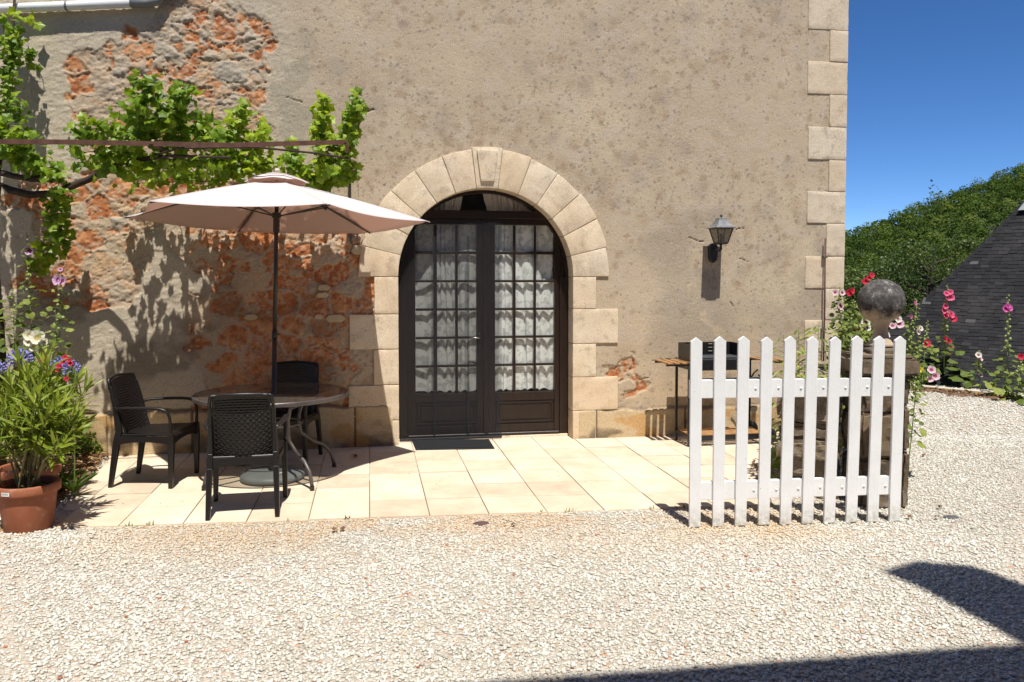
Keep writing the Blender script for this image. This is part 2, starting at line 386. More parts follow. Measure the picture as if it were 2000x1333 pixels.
for e in (eL, eR):
    b.prism([(e.x, -.06, e.z), (ap.x, -.06, ap.z), (ap.x, -.06, ap.z+.14), (e.x, -.06, e.z+.14)], (0, 0, 0), (0, 9.2, 0))
b.build('roof', M_slate, house)

def stone_block(name, outline, y0, y1, mat, parent, rough=.004, tint=0.0, seed=0):
    """dressed stone with outline [(x,z)..] subdivided so the arris is worn and uneven"""
    import bmesh
    bm = bmesh.new(); n = len(outline)
    a = [bm.verts.new((x, y0, z)) for x, z in outline]; c = [bm.verts.new((x, y1, z)) for x, z in outline]
    bm.faces.new(a); bm.faces.new(list(reversed(c)))
    for i in range(n): bm.faces.new((a[i], c[i], c[(i+1) % n], a[(i+1) % n]))
    bmesh.ops.recalc_face_normals(bm, faces=bm.faces)
    bmesh.ops.bevel(bm, geom=[e for e in bm.edges], offset=.0045, segments=2, affect='EDGES', profile=.6)
    for _ in range(3):
        es = [e for e in bm.edges if e.calc_length() > .05]
        if not es: break
        bmesh.ops.subdivide_edges(bm, edges=es, cuts=1, use_grid_fill=True)
    rr = random.Random(seed)
    for v in bm.verts:
        q = v.co; h = Vector((math.sin(q.x*23+q.z*31+seed)+rr.uniform(-1, 1), math.sin(q.x*17-q.z*29+seed*2)+rr.uniform(-1, 1), math.sin(q.z*27+q.x*9+seed*3)+rr.uniform(-1, 1)))
        v.co += h*rough*.13
    bmesh.ops.triangulate(bm, faces=bm.faces)
    me = bpy.data.meshes.new(name); bm.to_mesh(me); bm.free()
    at = me.attributes.new('tint', 'FLOAT', 'POINT'); at.data.foreach_set('value', np.full(len(me.vertices), tint, np.float32))
    return finish(me, name, mat, parent, smooth=True)
YF = -.016
def zat(px, py): return PW(px, py, -.01).z
# arch ring: keystone and six voussoirs on each side
KH = 7.0; step = (90-KH)/6
def vous(a0, a1, r1o=ROUT, y0=YF, rin=RIN, g=.28):
    o = []
    a0 += g*.55; a1 -= g*.55; n = 4
    for i in range(n+1):
        a = R(a0+(a1-a0)*i/n); o.append((ACX+rin*math.sin(a), ACZ+rin*math.cos(a)))
    for i in range(n+1):
        a = R(a1+(a0-a1)*i/n); o.append((ACX+r1o*math.sin(a), ACZ+r1o*math.cos(a)))
    return o
k = 0
for s in (-1, 1):
    for i in range(6):
        a0 = KH+i*step; a1 = a0+step
        if s < 0: a0, a1 = -a1, -a0
        k += 1
        stone_block('arch_stone', vous(a0, a1, ROUT+random.uniform(-.012, .012)), YF+random.uniform(-.003, .003), .25, M_arch, house, tint=random.random()*.7, seed=k)
ks = stone_block('keystone', vous(-KH, KH, ROUT+.016), YF-.004, .25, M_arch, house, tint=.1, seed=40)
pk = [(ACX+x, ACZ+z) for x, z in ((-.105, 1.235), (.105, 1.235), (.065, .93), (-.065, .93))]
ks2 = stone_block('raised_panel', pk, YF-.026, YF+.01, M_arch, ks, tint=.2, seed=41, rough=.002); ks2['label'] = 'tapered panel raised on the keystone'
# jambs
xi_l, xi_r = ACX-RIN, ACX+RIN
zr = [ACZ, 1.322, .972, .633, .293, -.01]; zl = [ACZ, 1.285, .945, .60, .255, -.01]
for zz, s, longs in ((zr, 1, (1, 3)), (zl, -1, (1, 3))):
    for i in range(5):
        k += 1; ln = (.47 if i in longs else .235)+random.uniform(-.01, .01)
        a = (ACX+s*RIN, ACX+s*(RIN+ln)); x0, x1 = min(a), max(a)
        stone_block('jamb_stone', [(x0, zz[i+1]+.003), (x1, zz[i+1]+.003), (x1, zz[i]-.003), (x0, zz[i]-.003)], YF+random.uniform(-.003, .003)-(.008 if i == 4 else 0), .25, M_arch, house, tint=random.random()*(.9 if s > 0 else .6), seed=k, rough=.005)
# mortar behind the joints
b = MB()
for i in range(48):
    a0, a1 = -math.pi/2+math.pi*i/48, -math.pi/2+math.pi*(i+1)/48
    p = lambda r, a: (ACX+r*math.sin(a), -.009, ACZ+r*math.cos(a))
    b.prism([p(RIN+.01, a0), p(RIN+.01, a1), p(ROUT-.03, a1), p(ROUT-.03, a0)], (0, 0, 0), (0, .24, 0))
b.box(xi_l-.2, xi_l-.01, -.004, .24, 0, ACZ); b.box(xi_r+.01, xi_r+.2, -.004, .24, 0, ACZ)
b.build('mortar', simple('joint mortar', (.33, .25, .16), .95), house)
# quoins
qz = [ZT-.25, 4.235, 3.905, 3.565, 3.225, 2.88, 2.545, 2.21, 1.862, 1.52, 1.185, .845, .505, .26, -.01]
for i in range(len(qz)-1):
    k += 1; ln = (.445 if i % 2 == 0 else .20)+random.uniform(-.012, .012)
    if i == 0: pass
    stone_block('corner_stone', [(QX-ln, qz[i+1]+.003), (QX+.006, qz[i+1]+.003), (QX+.006, qz[i]-.003), (QX-ln, qz[i]-.003)], -.010+random.uniform(-.003, .002), .30 if i % 2 else .2, M_quoin, house, tint=random.random()*.8, seed=k, rough=.005)
# bits of odd pale stones bedded in the lower left rubble
M_pale = stonemat('odd pale stone', (.46, .35, .20), (.52, .42, .27), (.5, .42, .3))
for (x0, y0, x1, y1) in ((476,614,504,626),(636,614,676,630),(620,556,646,568),(618,571,642,582),(614,614,632,624),(686,478,712,498)):
    a = PW(x0, y1); c = PW(x1, y0); w_ = c.x-a.x; h_ = c.z-a.z
    stone_block('rubble_stone', [(a.x, a.z+h_*.3), (a.x+w_*.25, a.z), (a.x+w_*.8, a.z+h_*.05), (c.x, a.z+h_*.5), (a.x+w_*.75, c.z), (a.x+w_*.15, c.z-h_*.1)], -.014, .05, M_pale, house, tint=.3, seed=int(x0), rough=.006)

# ------------------------------------------------------------------ arched door
M_wood = NM('dark stained timber'); f = M_wood.n('TexWave', wave_type='BANDS', bands_direction='Z'); 
M_wood.noise(3); mp = M_wood.n('Mapping'); mp.inputs['Scale'].default_value = (9, 9, .7); M_wood.l(M_wood.tc, mp.inputs[0])
g = M_wood.noise(6, 6, .6, mp.outputs[0]); c = M_wood.ramp(g, [(.3, (.010, .0055, .004)), (.7, (.027, .0135, .009))])
M_wood.l(c, M_wood.b.inputs['Base Color']); M_wood.set(Roughness=.36, Specular_IOR_Level=.45); M_wood.bump(g, .0012); M_wood = M_wood.m
DY = .175
door = empty('french_door', (ACX, DY, 0))
tag(door, 'dark brown arched double door with small glass panes, closed under the stone arch', 'door')
DX = ACX
def dx(px): return PW(px, 600, DY).x-DX
def dz(py): return PW(948, py, DY).z
xl, xr = -RIN+.005, RIN-.005; zmid = 2.16; lun0 = dz(412)
fr = MB()      # outer frame following the arch
na = 40
for i in range(na):
    a0, a1 = -math.pi/2+math.pi*i/na, -math.pi/2+math.pi*(i+1)/na
    p = lambda r, a: (r*math.sin(a), 0, ACZ+r*math.cos(a))
    fr.prism([p(RIN-.03, a0), p(RIN-.03, a1), p(RIN+.06, a1), p(RIN+.06, a0)], (0, 0, 0), (0, .09, 0))
L0, L1 = dx(812), dx(931); R0, R1 = dx(968), dx(1083)
fr.box(-RIN-.06, -RIN+.09, 0, .09, 0, ACZ); fr.box(RIN-.09, RIN+.06, 0, .09, 0, ACZ)
tz0, tz1 = dz(437), lun0
fr.box(-.66, .66, -.012, .10, tz0+.05, tz1)
def arc_clip(x): return ACZ+math.sqrt(max(0, RIN*RIN-x*x))
fr.build('frame', M_wood, door, bevel=.004)
# spandrel boards beside the leaves, above the shoulders
sp = MB()
for s in (-1, 1):
    pts = [(s*(RIN-.02), .03, ACZ-.02)]
    for i in range(9):
        x = s*(RIN-.02-(RIN-.02-.72)*i/8); pts.append((x, .03, arc_clip(x)+.02))
    pts.append((s*.72, .03, ACZ-.02)); sp.prism(pts, (0, 0, 0), (0, .05, 0))
M_glass = NM('window glass'); gt = M_glass.n('BsdfTransparent'); gl = M_glass.n('BsdfGlossy'); gl.inputs['Roughness'].default_value = .02
fz = M_glass.facing(); mx = M_glass.n('MixShader'); gt.inputs[0].default_value = (.93, .95, .93, 1)
M_glass.l(fz, mx.inputs[0]); M_glass.l(gt.outputs[0], mx.inputs[1]); M_glass.l(gl.outputs[0], mx.inputs[2]); M_glass.l(mx.outputs[0], M_glass.o.inputs[0]); M_glass = M_glass.m
rows = [(440, 491), (497, 547), (552, 602), (607, 657), (662, 712), (717, 767)]
rows = [(dz(b_), dz(a_)) for a_, b_ in rows]
def leaf(name, x0, x1, cols, label):
    lf = empty(name, (0, 0, 0)); lf.parent = door; lf['label'] = label
    m = MB(); z0, z1 = .035, tz0+.05
    m.box(x0, cols[0][0]-.003, .012, .055, z0, z1); m.box(cols[-1][1]+.003, x1, .012, .055, z0, z1)
    m.box(cols[0][0]-.003, cols[-1][1]+.003, .0125, .0545, rows[0][1]+.003, z1)
    m.box(cols[0][0]-.003, cols[-1][1]+.003, .0125, .0545, rows[-1][0]-.09, rows[-1][0]-.003)
    m.box(cols[0][0]-.003, cols[-1][1]+.003, .0125, .0545, z0, z0+.11)
    m.build('leaf_frame', M_wood, lf, bevel=.005, seg=2)
    m = MB()
    for i in range(len(cols)-1): m.box(cols[i][1], cols[i+1][0], .022, .05, rows[-1][0], rows[0][1])
    m.build('glazing_bars', M_wood, lf, bevel=.006, seg=2)
    m = MB()
    for j in range(5):
        for c0, c1 in cols: m.box(c0-.0005, c1+.0005, .024, .049, rows[j+1][1], rows[j][0])
    m.build('cross_bars', M_wood, lf, bevel=.007, seg=2)
    m = MB(); m.add([(cols[0][0], .036, rows[-1][0]), (cols[-1][1], .036, rows[-1][0]), (cols[-1][1], .036, rows[0][1]), (cols[0][0], .036, rows[0][1])], [(0, 1, 2, 3)]); m.build('pane', M_glass, lf)
    m = MB(); pz0, pz1 = z0+.11, rows[-1][0]-.09; a, c_ = cols[0][0]-.003, cols[-1][1]+.003
    m.box(a, c_, .034, .05, pz0, pz1)
    m.build('bottom_panel', M_wood, lf)
    m = MB(); m.box(a+.012, c_-.012, .018, .034, pz0+.012, pz0+.03); m.box(a+.012, c_-.012, .018, .034, pz1-.03, pz1-.012)
    m.box(a+.012, a+.03, .018, .034, pz0+.03, pz1-.03); m.box(c_-.03, c_-.012, .018, .034, pz0+.03, pz1-.03)
    m.box(a+.05, c_-.05, .024, .034, pz0+.05, pz1-.05)
    m.build('molding', M_wood, lf, bevel=.005, seg=2)
    m = MB(); m.box(x0+.005, x1-.005, -.015, .02, .03, .062); m.build('weather_bar', M_wood, lf, bevel=.006)
    return lf
cL = [(dx(812), dx(848)), (dx(854), dx(890)), (dx(895), dx(931))]; cR = [(dx(968), dx(1003)), (dx(1008), dx(1044)), (dx(1048), dx(1083))]
midx = (cL[-1][1]+cR[0][0])/2
leaf('door_leaf', -RIN+.09, midx-.002, cL, 'door leaf behind the dark fly screen'); lr = leaf('door_leaf', midx+.002, RIN-.09, cR, 'open-to-view door leaf right of the screen')
sp.build('spandrel', M_wood, door)
m = MB(); m.box(midx-.03, midx+.03, -.012, .013, .035, tz0+.05); m.build('meeting_strip', M_wood, door, bevel=.008, seg=2)
M_steel = simple('worn steel', (.42, .40, .37), .35, .1, metal=1)
hx, hz = dx(936), dz(660)
m = MB(); m.tube([(hx, .012, hz), (hx, -.045, hz), (hx-.012, -.052, hz), (hx-.10, -.05, hz+.012)], .0055); m.build('handle', M_steel, door, smooth=True)
m = MB(); m.box(hx-.013, hx+.013, .002, .013, hz-.13, hz+.04); m.build('handle_plate', simple('door plate', (.05, .045, .04), .4, .1, metal=.8), door, bevel=.004)
m = MB(); m.box(-RIN, RIN, -.02, .10, 0, .03); m.build('sill', M_arch, door, bevel=.006)
m = MB(); ll = []
m.box(-.64, .64, .045, .048, tz1, tz1+.001)
pts = [(x*.05, .045, arc_clip(x*.05)-.03) for x in range(-13, 14)]
m = MB(); pp_ = [(-.66, .045, tz1-.02)]+pts+[(.66, .045, tz1-.02)]; m.add(pp_, [tuple(range(len(pp_)))]); m.build('fanlight_pane', M_glass, door)

# curtains
def curtain_mat(name, col, lace=True, trans=.3, alpha=0.0):
    m = NM(name); m.set(Roughness=.9, Specular_IOR_Level=.1); n0 = m.noise(16, 5, .6)
    cc = m.ramp(n0, [(.44, tuple(v*.74 for v in col)), (.5, col)]) if lace else m.ramp(n0, [(.3, tuple(v*.85 for v in col)), (.7, col)])
    m.l(cc, m.b.inputs['Base Color']); tr = m.n('BsdfTranslucent'); m.l(cc, tr.inputs[0]); mx = m.n('MixShader'); mx.inputs[0].default_value = trans
    m.l(m.b.outputs[0], mx.inputs[1]); m.l(tr.outputs[0], mx.inputs[2])
    if alpha:
        tp = m.n('BsdfTransparent'); m2 = m.n('MixShader'); 
        wv = m.ramp(n0, [(.42, alpha), (.55, alpha*.3)]); m.l(wv, m2.inputs[0]); m.l(mx.outputs[0], m2.inputs[1]); m.l(tp.outputs[0], m2.inputs[2]); m.l(m2.outputs[0], m.o.inputs[0])
    else: m.l(mx.outputs[0], m.o.inputs[0])
    return m.m
def drape(x0, x1, z0, z1, y, amp, waves, seed, topx=None, nz=24, nx=120, ruffle=0.0, clip=None, cusp=False):
    u = np.linspace(0, 1, nx); v = np.linspace(0, 1, nz); U, V = np.meshgrid(u, v)
    ph = U*waves*2*np.pi+5.0*(fbm(U*waves*.45, V*.7, 3, seed)-.5)*4
    Y = (y + amp*2.4*(1-np.abs(np.sin(ph/2)))*(.25+.9*fbm(U*4, V*1.2, 2, seed+3))) if cusp else y + amp*1.1*(np.sin(ph)*(.05+1.1*ss(.25, .75, fbm(U*5, V*.8, 2, seed+3)))+.5*np.sin(ph*2.3+seed)*fbm(U*6, V*.5, 2, seed+9))
    xx0 = x0+(0 if topx is None else (topx[0]-x0))*V; xx1 = x1+(0 if topx is None else (topx[1]-x1))*V
    X = xx0+(xx1-xx0)*U+ .3*amp*np.cos(ph); Z = z0+(z1-z0)*V
    if ruffle: Z = Z - (1-V)**6*ruffle*np.sin(ph*1.0)
    if clip is not None: Z = np.minimum(Z, clip(X))
    I = np.arange(nx*nz).reshape(nz, nx); a = I[:-1, :-1]; F = np.stack([a, a+1, a+1+nx, a+nx], -1).reshape(-1, 4)
    return np.stack([X, Y, Z], -1).reshape(-1, 3), F
M_lace = curtain_mat('white lace', (.90, .90, .89), trans=.18, alpha=.06)
M_lace2 = curtain_mat('grey voile', (.95, .86, .78), lace=False, alpha=.0)
for cols, lab, sd in ((cL, 'white lace curtain behind the door leaf that the dark fly screen covers', 3), (cR, 'white lace curtain behind the unscreened door leaf with clear small panes', 8)):
    x0, x1 = DX+cols[0][0]-.02, DX+cols[-1][1]+.02; zb, zt_ = rows[-1][0]-.0, rows[0][1]+.03
    root = empty('lace_curtain', ((x0+x1)/2, DY+.12, zb)); tag(root, lab, 'curtain', 'lace curtains behind the door')
    V, F = drape(x0, x1, zb+.012, zt_, DY+.060, .015, 6.5, sd, ruffle=.010, nx=260, cusp=True); V = V-np.array(root.location)
    o = finish(npmesh('cloth', V, F, smooth=True), 'cloth', M_lace, root)
    mm = MB(); mm.tube([(x0-root.location.x, -.02, zt_-zb), (x1-root.location.x, -.02, zt_-zb)], .006); mm.build('rod', M_steel, root)
# gathered curtain behind the fanlight
zt2 = ACZ+RIN
for (a0, a1, t0, t1, lab) in ((-.70, -.25, -.70, -.205, 'grey gathered curtain behind the arch glass, on the side of the umbrella'), (.05, .70, -.02, .70, 'grey gathered curtain behind the arch glass, on the side of the wall lamp')):
    root = empty('fanlight_curtain', (DX, DY+.08, tz1)); tag(root, lab, 'curtain')
    V, F = drape(a0, a1, -.06, zt2-tz1, 0, .018, 15*(a1-a0)/.5, 5, topx=(t0, t1), nx=200, clip=lambda X: np.sqrt(np.maximum(0, RIN**2-X**2))+ACZ-tz1)
    finish(npmesh('cloth', V, F, smooth=True), 'cloth', M_lace2, root)
# dark room behind
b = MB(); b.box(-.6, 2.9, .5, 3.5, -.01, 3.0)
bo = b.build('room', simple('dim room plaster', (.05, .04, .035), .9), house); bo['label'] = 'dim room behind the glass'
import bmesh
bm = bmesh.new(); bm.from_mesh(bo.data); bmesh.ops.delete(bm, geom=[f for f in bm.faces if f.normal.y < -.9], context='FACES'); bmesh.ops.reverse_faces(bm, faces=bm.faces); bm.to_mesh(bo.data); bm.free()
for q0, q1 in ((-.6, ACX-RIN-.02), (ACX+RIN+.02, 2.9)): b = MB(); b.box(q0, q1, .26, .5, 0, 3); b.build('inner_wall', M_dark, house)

# fly screen hanging over the left leaf
M_net = NM('black insect netting'); tp = M_net.n('BsdfTransparent'); mx = M_net.n('MixShader'); mx.inputs[0].default_value = .36
M_net.set(Roughness=.8, Specular_IOR_Level=.2); M_net.b.inputs['Base Color'].default_value = (.03, .031, .036, 1)
M_net.l(tp.outputs[0], mx.inputs[1]); M_net.l(M_net.b.outputs[0], mx.inputs[2]); M_net.l(mx.outputs[0], M_net.o.inputs[0]); M_net = M_net.m
sy = DY-.05; s0 = PW(779, 600, sy).x; s1 = PW(980, 600, sy).x; stop = 2.2
fs = empty('fly_screen', ((s0+s1)/2, sy, .03)); tag(fs, 'sheer black insect net hanging over one leaf of the arched door behind the doormat', 'screen')
V, F = drape(s0, s1, .035, stop, sy, .006, 3, 4, nx=60, ruffle=.004)
def archx(V):
    x = V[:, 0]; V[:, 2] = np.minimum(V[:, 2], np.sqrt(np.maximum(0, (RIN-.012)**2-(x-ACX)**2))+ACZ); return V
V = archx(V)-np.array(fs.location); finish(npmesh('net', V, F, smooth=True), 'net', M_net, fs)
M_blk = simple('black cloth hem', (.02, .02, .024), .8)
for px_ in (848, 914): 
    xx = PW(px_, 600, sy).x-fs.location.x; mm = MB(); mm.box(xx-.012, xx+.012, -.009, -.007, .0, 2.02); mm.build('pleat', M_net, fs)
mm = MB(); mm.box(s0-fs.location.x, s1-fs.location.x, -.012, .004, -.012, .012); mm.build('hem', M_blk, fs, bevel=.004)

# ------------------------------------------------------------------ ground
gv = NM('pale limestone gravel'); pos = gv.n('NewGeometry').outputs['Position']
v1 = gv.n('TexVoronoi'); v1.inputs['Scale'].default_value = 46; gv.l(pos, v1.inputs['Vector'])
ve = gv.n('TexVoronoi', feature='DISTANCE_TO_EDGE'); ve.inputs['Scale'].default_value = 46; gv.l(pos, ve.inputs['Vector'])
sepc = gv.n('SeparateColor'); gv.l(v1.outputs['Color'], sepc.inputs[0])
c = gv.ramp(sepc.outputs[0], [(0, (.42, .37, .30)), (.5, (.53, .48, .40)), (.9, (.61, .57, .50)), (1, (.5, .28, .18))])
c = gv.mix(gv.ramp(ve.outputs['Distance'], [(0, .8), (.08, 0)]), c, (.22, .17, .12))
c = gv.mix(gv.ramp(gv.noise(.8, 5, .6, pos), [(.55, 0), (.75, .25)]), c, (.55, .42, .28))
gv.l(c, gv.b.inputs['Base Color']); gv.set(Roughness=.9, Specular_IOR_Level=.2); gv.bump(ve.outputs['Distance'], .012); gv = gv.m
b = MB()
# terrace of gravel; beyond its far rim the land drops away
pts = [(-40, -25), (40, -25), (40, 2)]
b.add([(-40, -25, 0), (30, -25, 0), (30, 9.5, 0), (-40, 9.5, 0)], [(0, 1, 2, 3)])
g_ = b.build('gravel_ground', gv); g_['kind'] = 'structure'

# paving of pale square slabs
O = G(722, 1014); e1 = (G(1346, 962)-G(722, 981)); e1.z = 0; e1.normalize()
rowy = [G(722, q).y for q in (1014, 981, 954, 928.5)]
ph = (rowy[3]-rowy[0])/3
rows_ = rowy + [rowy[3]+ph*(i+1) for i in range(8)]
cx0 = G(355, 1024); sw = (G(1291, 995)-G(722, 1014)).length/5
pm = NM('pale slab'); t = pm.attr('tint').outputs['Fac']
c = pm.ramp(t, [(0, (.59, .49, .375)), (.5, (.635, .545, .43)), (1, (.67, .595, .49))])
c = pm.mix(.8, c, pm.ramp(pm.noise(2.6, 7, .7), [(.3, (.38, .36, .33)), (.7, (.6, .58, .56))]), 'OVERLAY')
c = pm.mix(pm.ramp(pm.noise(11, 6, .75), [(.58, 0), (.72, .5)]), c, (.46, .33, .21))
pm.l(c, pm.b.inputs['Base Color']); pm.set(Roughness=.85, Specular_IOR_Level=.2); pm.bump(pm.noise(60, 5, .7), .0012); pm.bump(pm.noise(7, 3), .0012); pm = pm.m
V = []; F = []; T = []
lft = [G(95, 1029), G(130, 985), G(175, 940), G(205, 905), G(222, 880)]
def left_edge(y):
    for a_, c_ in zip(lft, lft[1:]):
        if a_.y <= y <= c_.y: return a_.x+(c_.x-a_.x)*(y-a_.y)/(c_.y-a_.y)
    return lft[0].x if y < lft[0].y else lft[-1].x
def right_edge(y): return 3.05+.62*(y-wa0.y)
wa0 = UD(2.22, 5.95); rp = random.Random(5)
for j in range(len(rows_)-1):
    for i in range(-9, 16):
        def pt(ii, yy): p = O+e1*(ii*sw); return Vector((p.x, yy+(p.y-O.y), 0))
        if rows_[j] > .25: continue
        q = [pt(i, rows_[j]), pt(i+1, rows_[j]), pt(i+1, rows_[j+1]), pt(i, rows_[j+1])]
        if q[0].y > .22: continue
        xr_ = 4.7
        le = left_edge((q[0].y+q[2].y)/2)
        if q[1].x < le+.12 or (q[0].x+q[1].x)/2 > right_edge(q[0].y): continue
        if q[0].x < le: q[0].x = left_edge(q[0].y)+rp.uniform(-.03, .03)
        if q[3].x < le: q[3].x = left_edge(q[3].y)+rp.uniform(-.03, .03)
        cen = sum(q, Vector())/4; g = .0032; n = len(V); zt = .010+rp.uniform(-.0025, .0025)
        top = [Vector((a.x+(g+.0012)*(1 if a.x < cen.x else -1), min(a.y+(g+.0012)*(1 if a.y < cen.y else -1), .249), zt)) for a in q]
        mid = [Vector((a.x+g*(1 if a.x < cen.x else -1), min(a.y+g*(1 if a.y < cen.y else -1), .25), zt-.003)) for a in q]
        bot = [Vector((a.x, a.y, -.02)) for a in mid]
        V += top+mid+bot; T += [rp.random()]*12
        F += [(n, n+1, n+2, n+3)] + [(n+4+a, n+4+(a+1) % 4, n+(a+1) % 4, n+a) for a in range(4)] + [(n+8+a, n+8+(a+1) % 4, n+4+(a+1) % 4, n+4+a) for a in range(4)]
po = finish(npmesh('paving', [tuple(v) for v in V], F, {'tint': T}), 'paving', pm); po['kind'] = 'structure'
b = MB(); p0, p1 = O+e1*(-9*sw), O+e1*(9.8*sw)
b.add([(lft[0].x, G(95, 1029).y, .0012), (2.85, (O+e1*((2.85-O.x)/e1.x)).y, .0012), (3.9, .0, .0012), (3.9, .24, .0012), (lft[-1].x, .24, .0012)], [(0, 1, 2, 3)])
jo = b.build('paving_bed', simple('sandy joint', (.20, .15, .10), .95)); jo['kind'] = 'structure'
def on_paving(x, y):
    fy = O.y+e1.y/e1.x*(x-O.x)
    le = np.interp(y, [q.y for q in lft], [q.x for q in lft])
    return (y > fy-.012) & (x > le-.01) & (x < right_edge(y)-.02) & (y < .3)

# loose stones on the terrace
ico = bmesh.new(); bmesh.ops.create_icosphere(ico, subdivisions=1, radius=.5)
iv = np.array([v.co[:] for v in ico.verts]); itf = np.array([[v.index for v in f.verts] for f in ico.faces]); ico.free()
def wedge(n, d0, d1, pad=.25, lpx=0, rpx=2000):
    d = np.sqrt(rng.random(n)*(d1*d1-d0*d0)+d0*d0); a0 = (lpx-1000)/FPX; a1 = (rpx-1000)/FPX
    u = d*(a0+(a1-a0)*rng.random(n)) + (rng.random(n)-.5)*pad*2
    return CAM.x+RT.x*u+FW.x*d, CAM.y+RT.y*u+FW.y*d, d
gm = NM('gravel stone'); t = gm.attr('tint').outputs['Fac']
c = gm.ramp(t, [(0, (.44, .415, .355)), (.15, (.53, .505, .435)), (.5, (.605, .58, .51)), (.8, (.665, .65, .59)), (.965, (.73, .725, .68)), (.975, (.66, .47, .26)), (1.0, (.42, .16, .09))])
p_ = gm.n('NewGeometry').outputs['Position']
c = gm.mix(gm.ramp(gm.attr('ochre').outputs['Fac'], [(0, 0), (1, .75)]), c, (.58, .37, .17))
c = gm.mix(.35, c, gm.ramp(gm.noise(60, 3, .6, p_), [(.3, (.3,)*3), (.7, (.7,)*3)]), 'OVERLAY')
gm.l(c, gm.b.inputs['Base Color']); gm.set(Roughness=.85, Specular_IOR_Level=.25); gm = gm.m
def stones(n, d0, d1, s0, s1, **k):
    x, y, d = wedge(n, d0, d1, **k)
    keep = (~on_paving(x, y)) & (y < .02) | (x > QX+.05); keep &= ~((x > 6.2) & (y > -1) & (d > 10.5) & ((x-6.2)+(y+1) > 5)) if False else keep
    x, y = x[keep], y[keep]; m = len(x)
    s = s0*(s1/s0)**rng.random(m)
    sx, sy, sz = s*(.8+.5*rng.random(m)), s*(.7+.4*rng.random(m)), s*(.42+.28*rng.random(m))
    M = rotmats((rng.random(m)-.5)*.7, (rng.random(m)-.5)*.7, rng.random(m)*6.28)*np.stack([sx, sy, sz], -1)[:, None, :]
    return np.stack([x, y, sz*(.05+.42*rng.random(m))+.001], -1), M
sets = [stones(150000, 3.0, 8.2, .0100, .0235), stones(15000, 7.6, 12.8, .018, .035, lpx=1500, rpx=2050), stones(1500, 4.5, 8.2, .018, .034, lpx=-60, rpx=230)]
P_ = np.concatenate([a for a, _ in sets]); M_ = np.concatenate([m for _, m in sets]); nS = len(P_)
tv = iv.copy()
kV = len(tv); jit = 1+.5*(rng.random((nS, kV, 1))-.5)
VV = (np.einsum('nij,nkj->nki', M_, tv[None]*jit)+P_[:, None]).reshape(-1, 3)
FF = (itf[None]+(np.arange(nS)*kV)[:, None, None]).reshape(-1, 3)
fy = O.y+e1.y/e1.x*(P_[:, 0]-O.x)
oc = np.clip(ss(1.15, .1, fy-P_[:, 1])*.8*ss(.35, .6, fbm(P_[:, 0]*1.6, P_[:, 1]*2.5, 3, 5)+.12)*ss(-2.4, -1.0, P_[:, 0])+.9*ss(.56, .72, fbm(P_[:, 0]*1.1+4, P_[:, 1]*1.6, 4, 9))*ss(1.3, 0, fy-P_[:, 1])*.7, 0, 1)*np.where(fy-P_[:, 1] < -.12, .22, 1)*ss(3.6, 2.6, P_[:, 0])
tt = np.clip(rng.random(nS)+.22*(fbm(P_[:, 0]*3, P_[:, 1]*3, 3, 2)-.5), 0, 1); tt = tt+(fbm(P_[:, 0]*.7+5, P_[:, 1]*1.1, 4, 14)-.5)*.7*(tt < .96); tt = np.where((tt > .965) & (rng.random(nS) > .10), .6, tt); big_ = (tt > .975)
gs = finish(npmesh('gravel', VV, FF, {'tint': np.repeat(tt, kV), 'ochre': np.repeat(oc*(.6+.6*rng.random(nS)), kV)}, smooth=True), 'gravel', gm)
tag(gs, kind='stuff')

# ------------------------------------------------------------------ trellis, rod, pipe, lamp, mat
M_rust = simple('rusty iron', (.10, .042, .026), .8, .4, 14, bump=.001)
M_oldiron = simple('weathered grey iron', (.11, .09, .075), .7, .3, 12)
OB = 1.28
tr = empty('vine_trellis', (PW(680, 300, 0).x, 0, 0)); tag(tr, 'rusty iron bar trellis standing out from the house wall above the umbrella', 'trellis')
def T_(o): return Vector(o)-tr.location
m = MB(); q = [PW(px, py, -OB) for px, py in ((-260, 276), (0, 277), (150, 278), (300, 281), (450, 284), (560, 281), (676, 278))]
for i in range(len(q)-1): m.bar(T_(q[i]), T_(q[i+1]), .008, .036)
m.build('front_bar', M_rust, tr)
zc = q[-1].z
for px in (676, None):
    xx = q[-1].x if px else PW(353, 600, 0).x+.09
    m = MB(); m.bar(T_((xx, -OB-.01, zc if px else q[3].z)), T_((xx, .0, zc-.0 if px else q[3].z)), .03, .010); m.build('cross_bar', M_rust, tr)
xe = q[-1].x
m = MB(); m.bar(T_((xe, -.03, zc)), T_((xe, -.03, 1.98)), .02, .028, up=(0, 1, 0)); m.build('wall_post', M_oldiron, tr)
xb = xe-3.55
m = MB(); m.bar(T_((xb, -OB, zc)), T_((xb, 0, zc)), .03, .010); m.build('cross_bar', M_rust, tr)

a = PW(1612, 466, -.04); c_ = PW(1612, 738, -.04)
rd = empty('rusty_rod', (a.x, -.04, c_.z)); tag(rd, 'thin rusty rod clipped upright to the house corner between lantern and stone ball', 'rod')
L_ = a.z-c_.z
m = MB(); m.tube([(0, 0, 0), (.004, 0, L_*.5), (0, 0, L_)], .0085, 8); m.build('rod', M_rust, rd, smooth=True)
for f in (.86, .34): m = MB(); m.box(-.022, .022, -.012, .045, L_*f, L_*f+.02); m.build('clip', M_oldiron, rd)

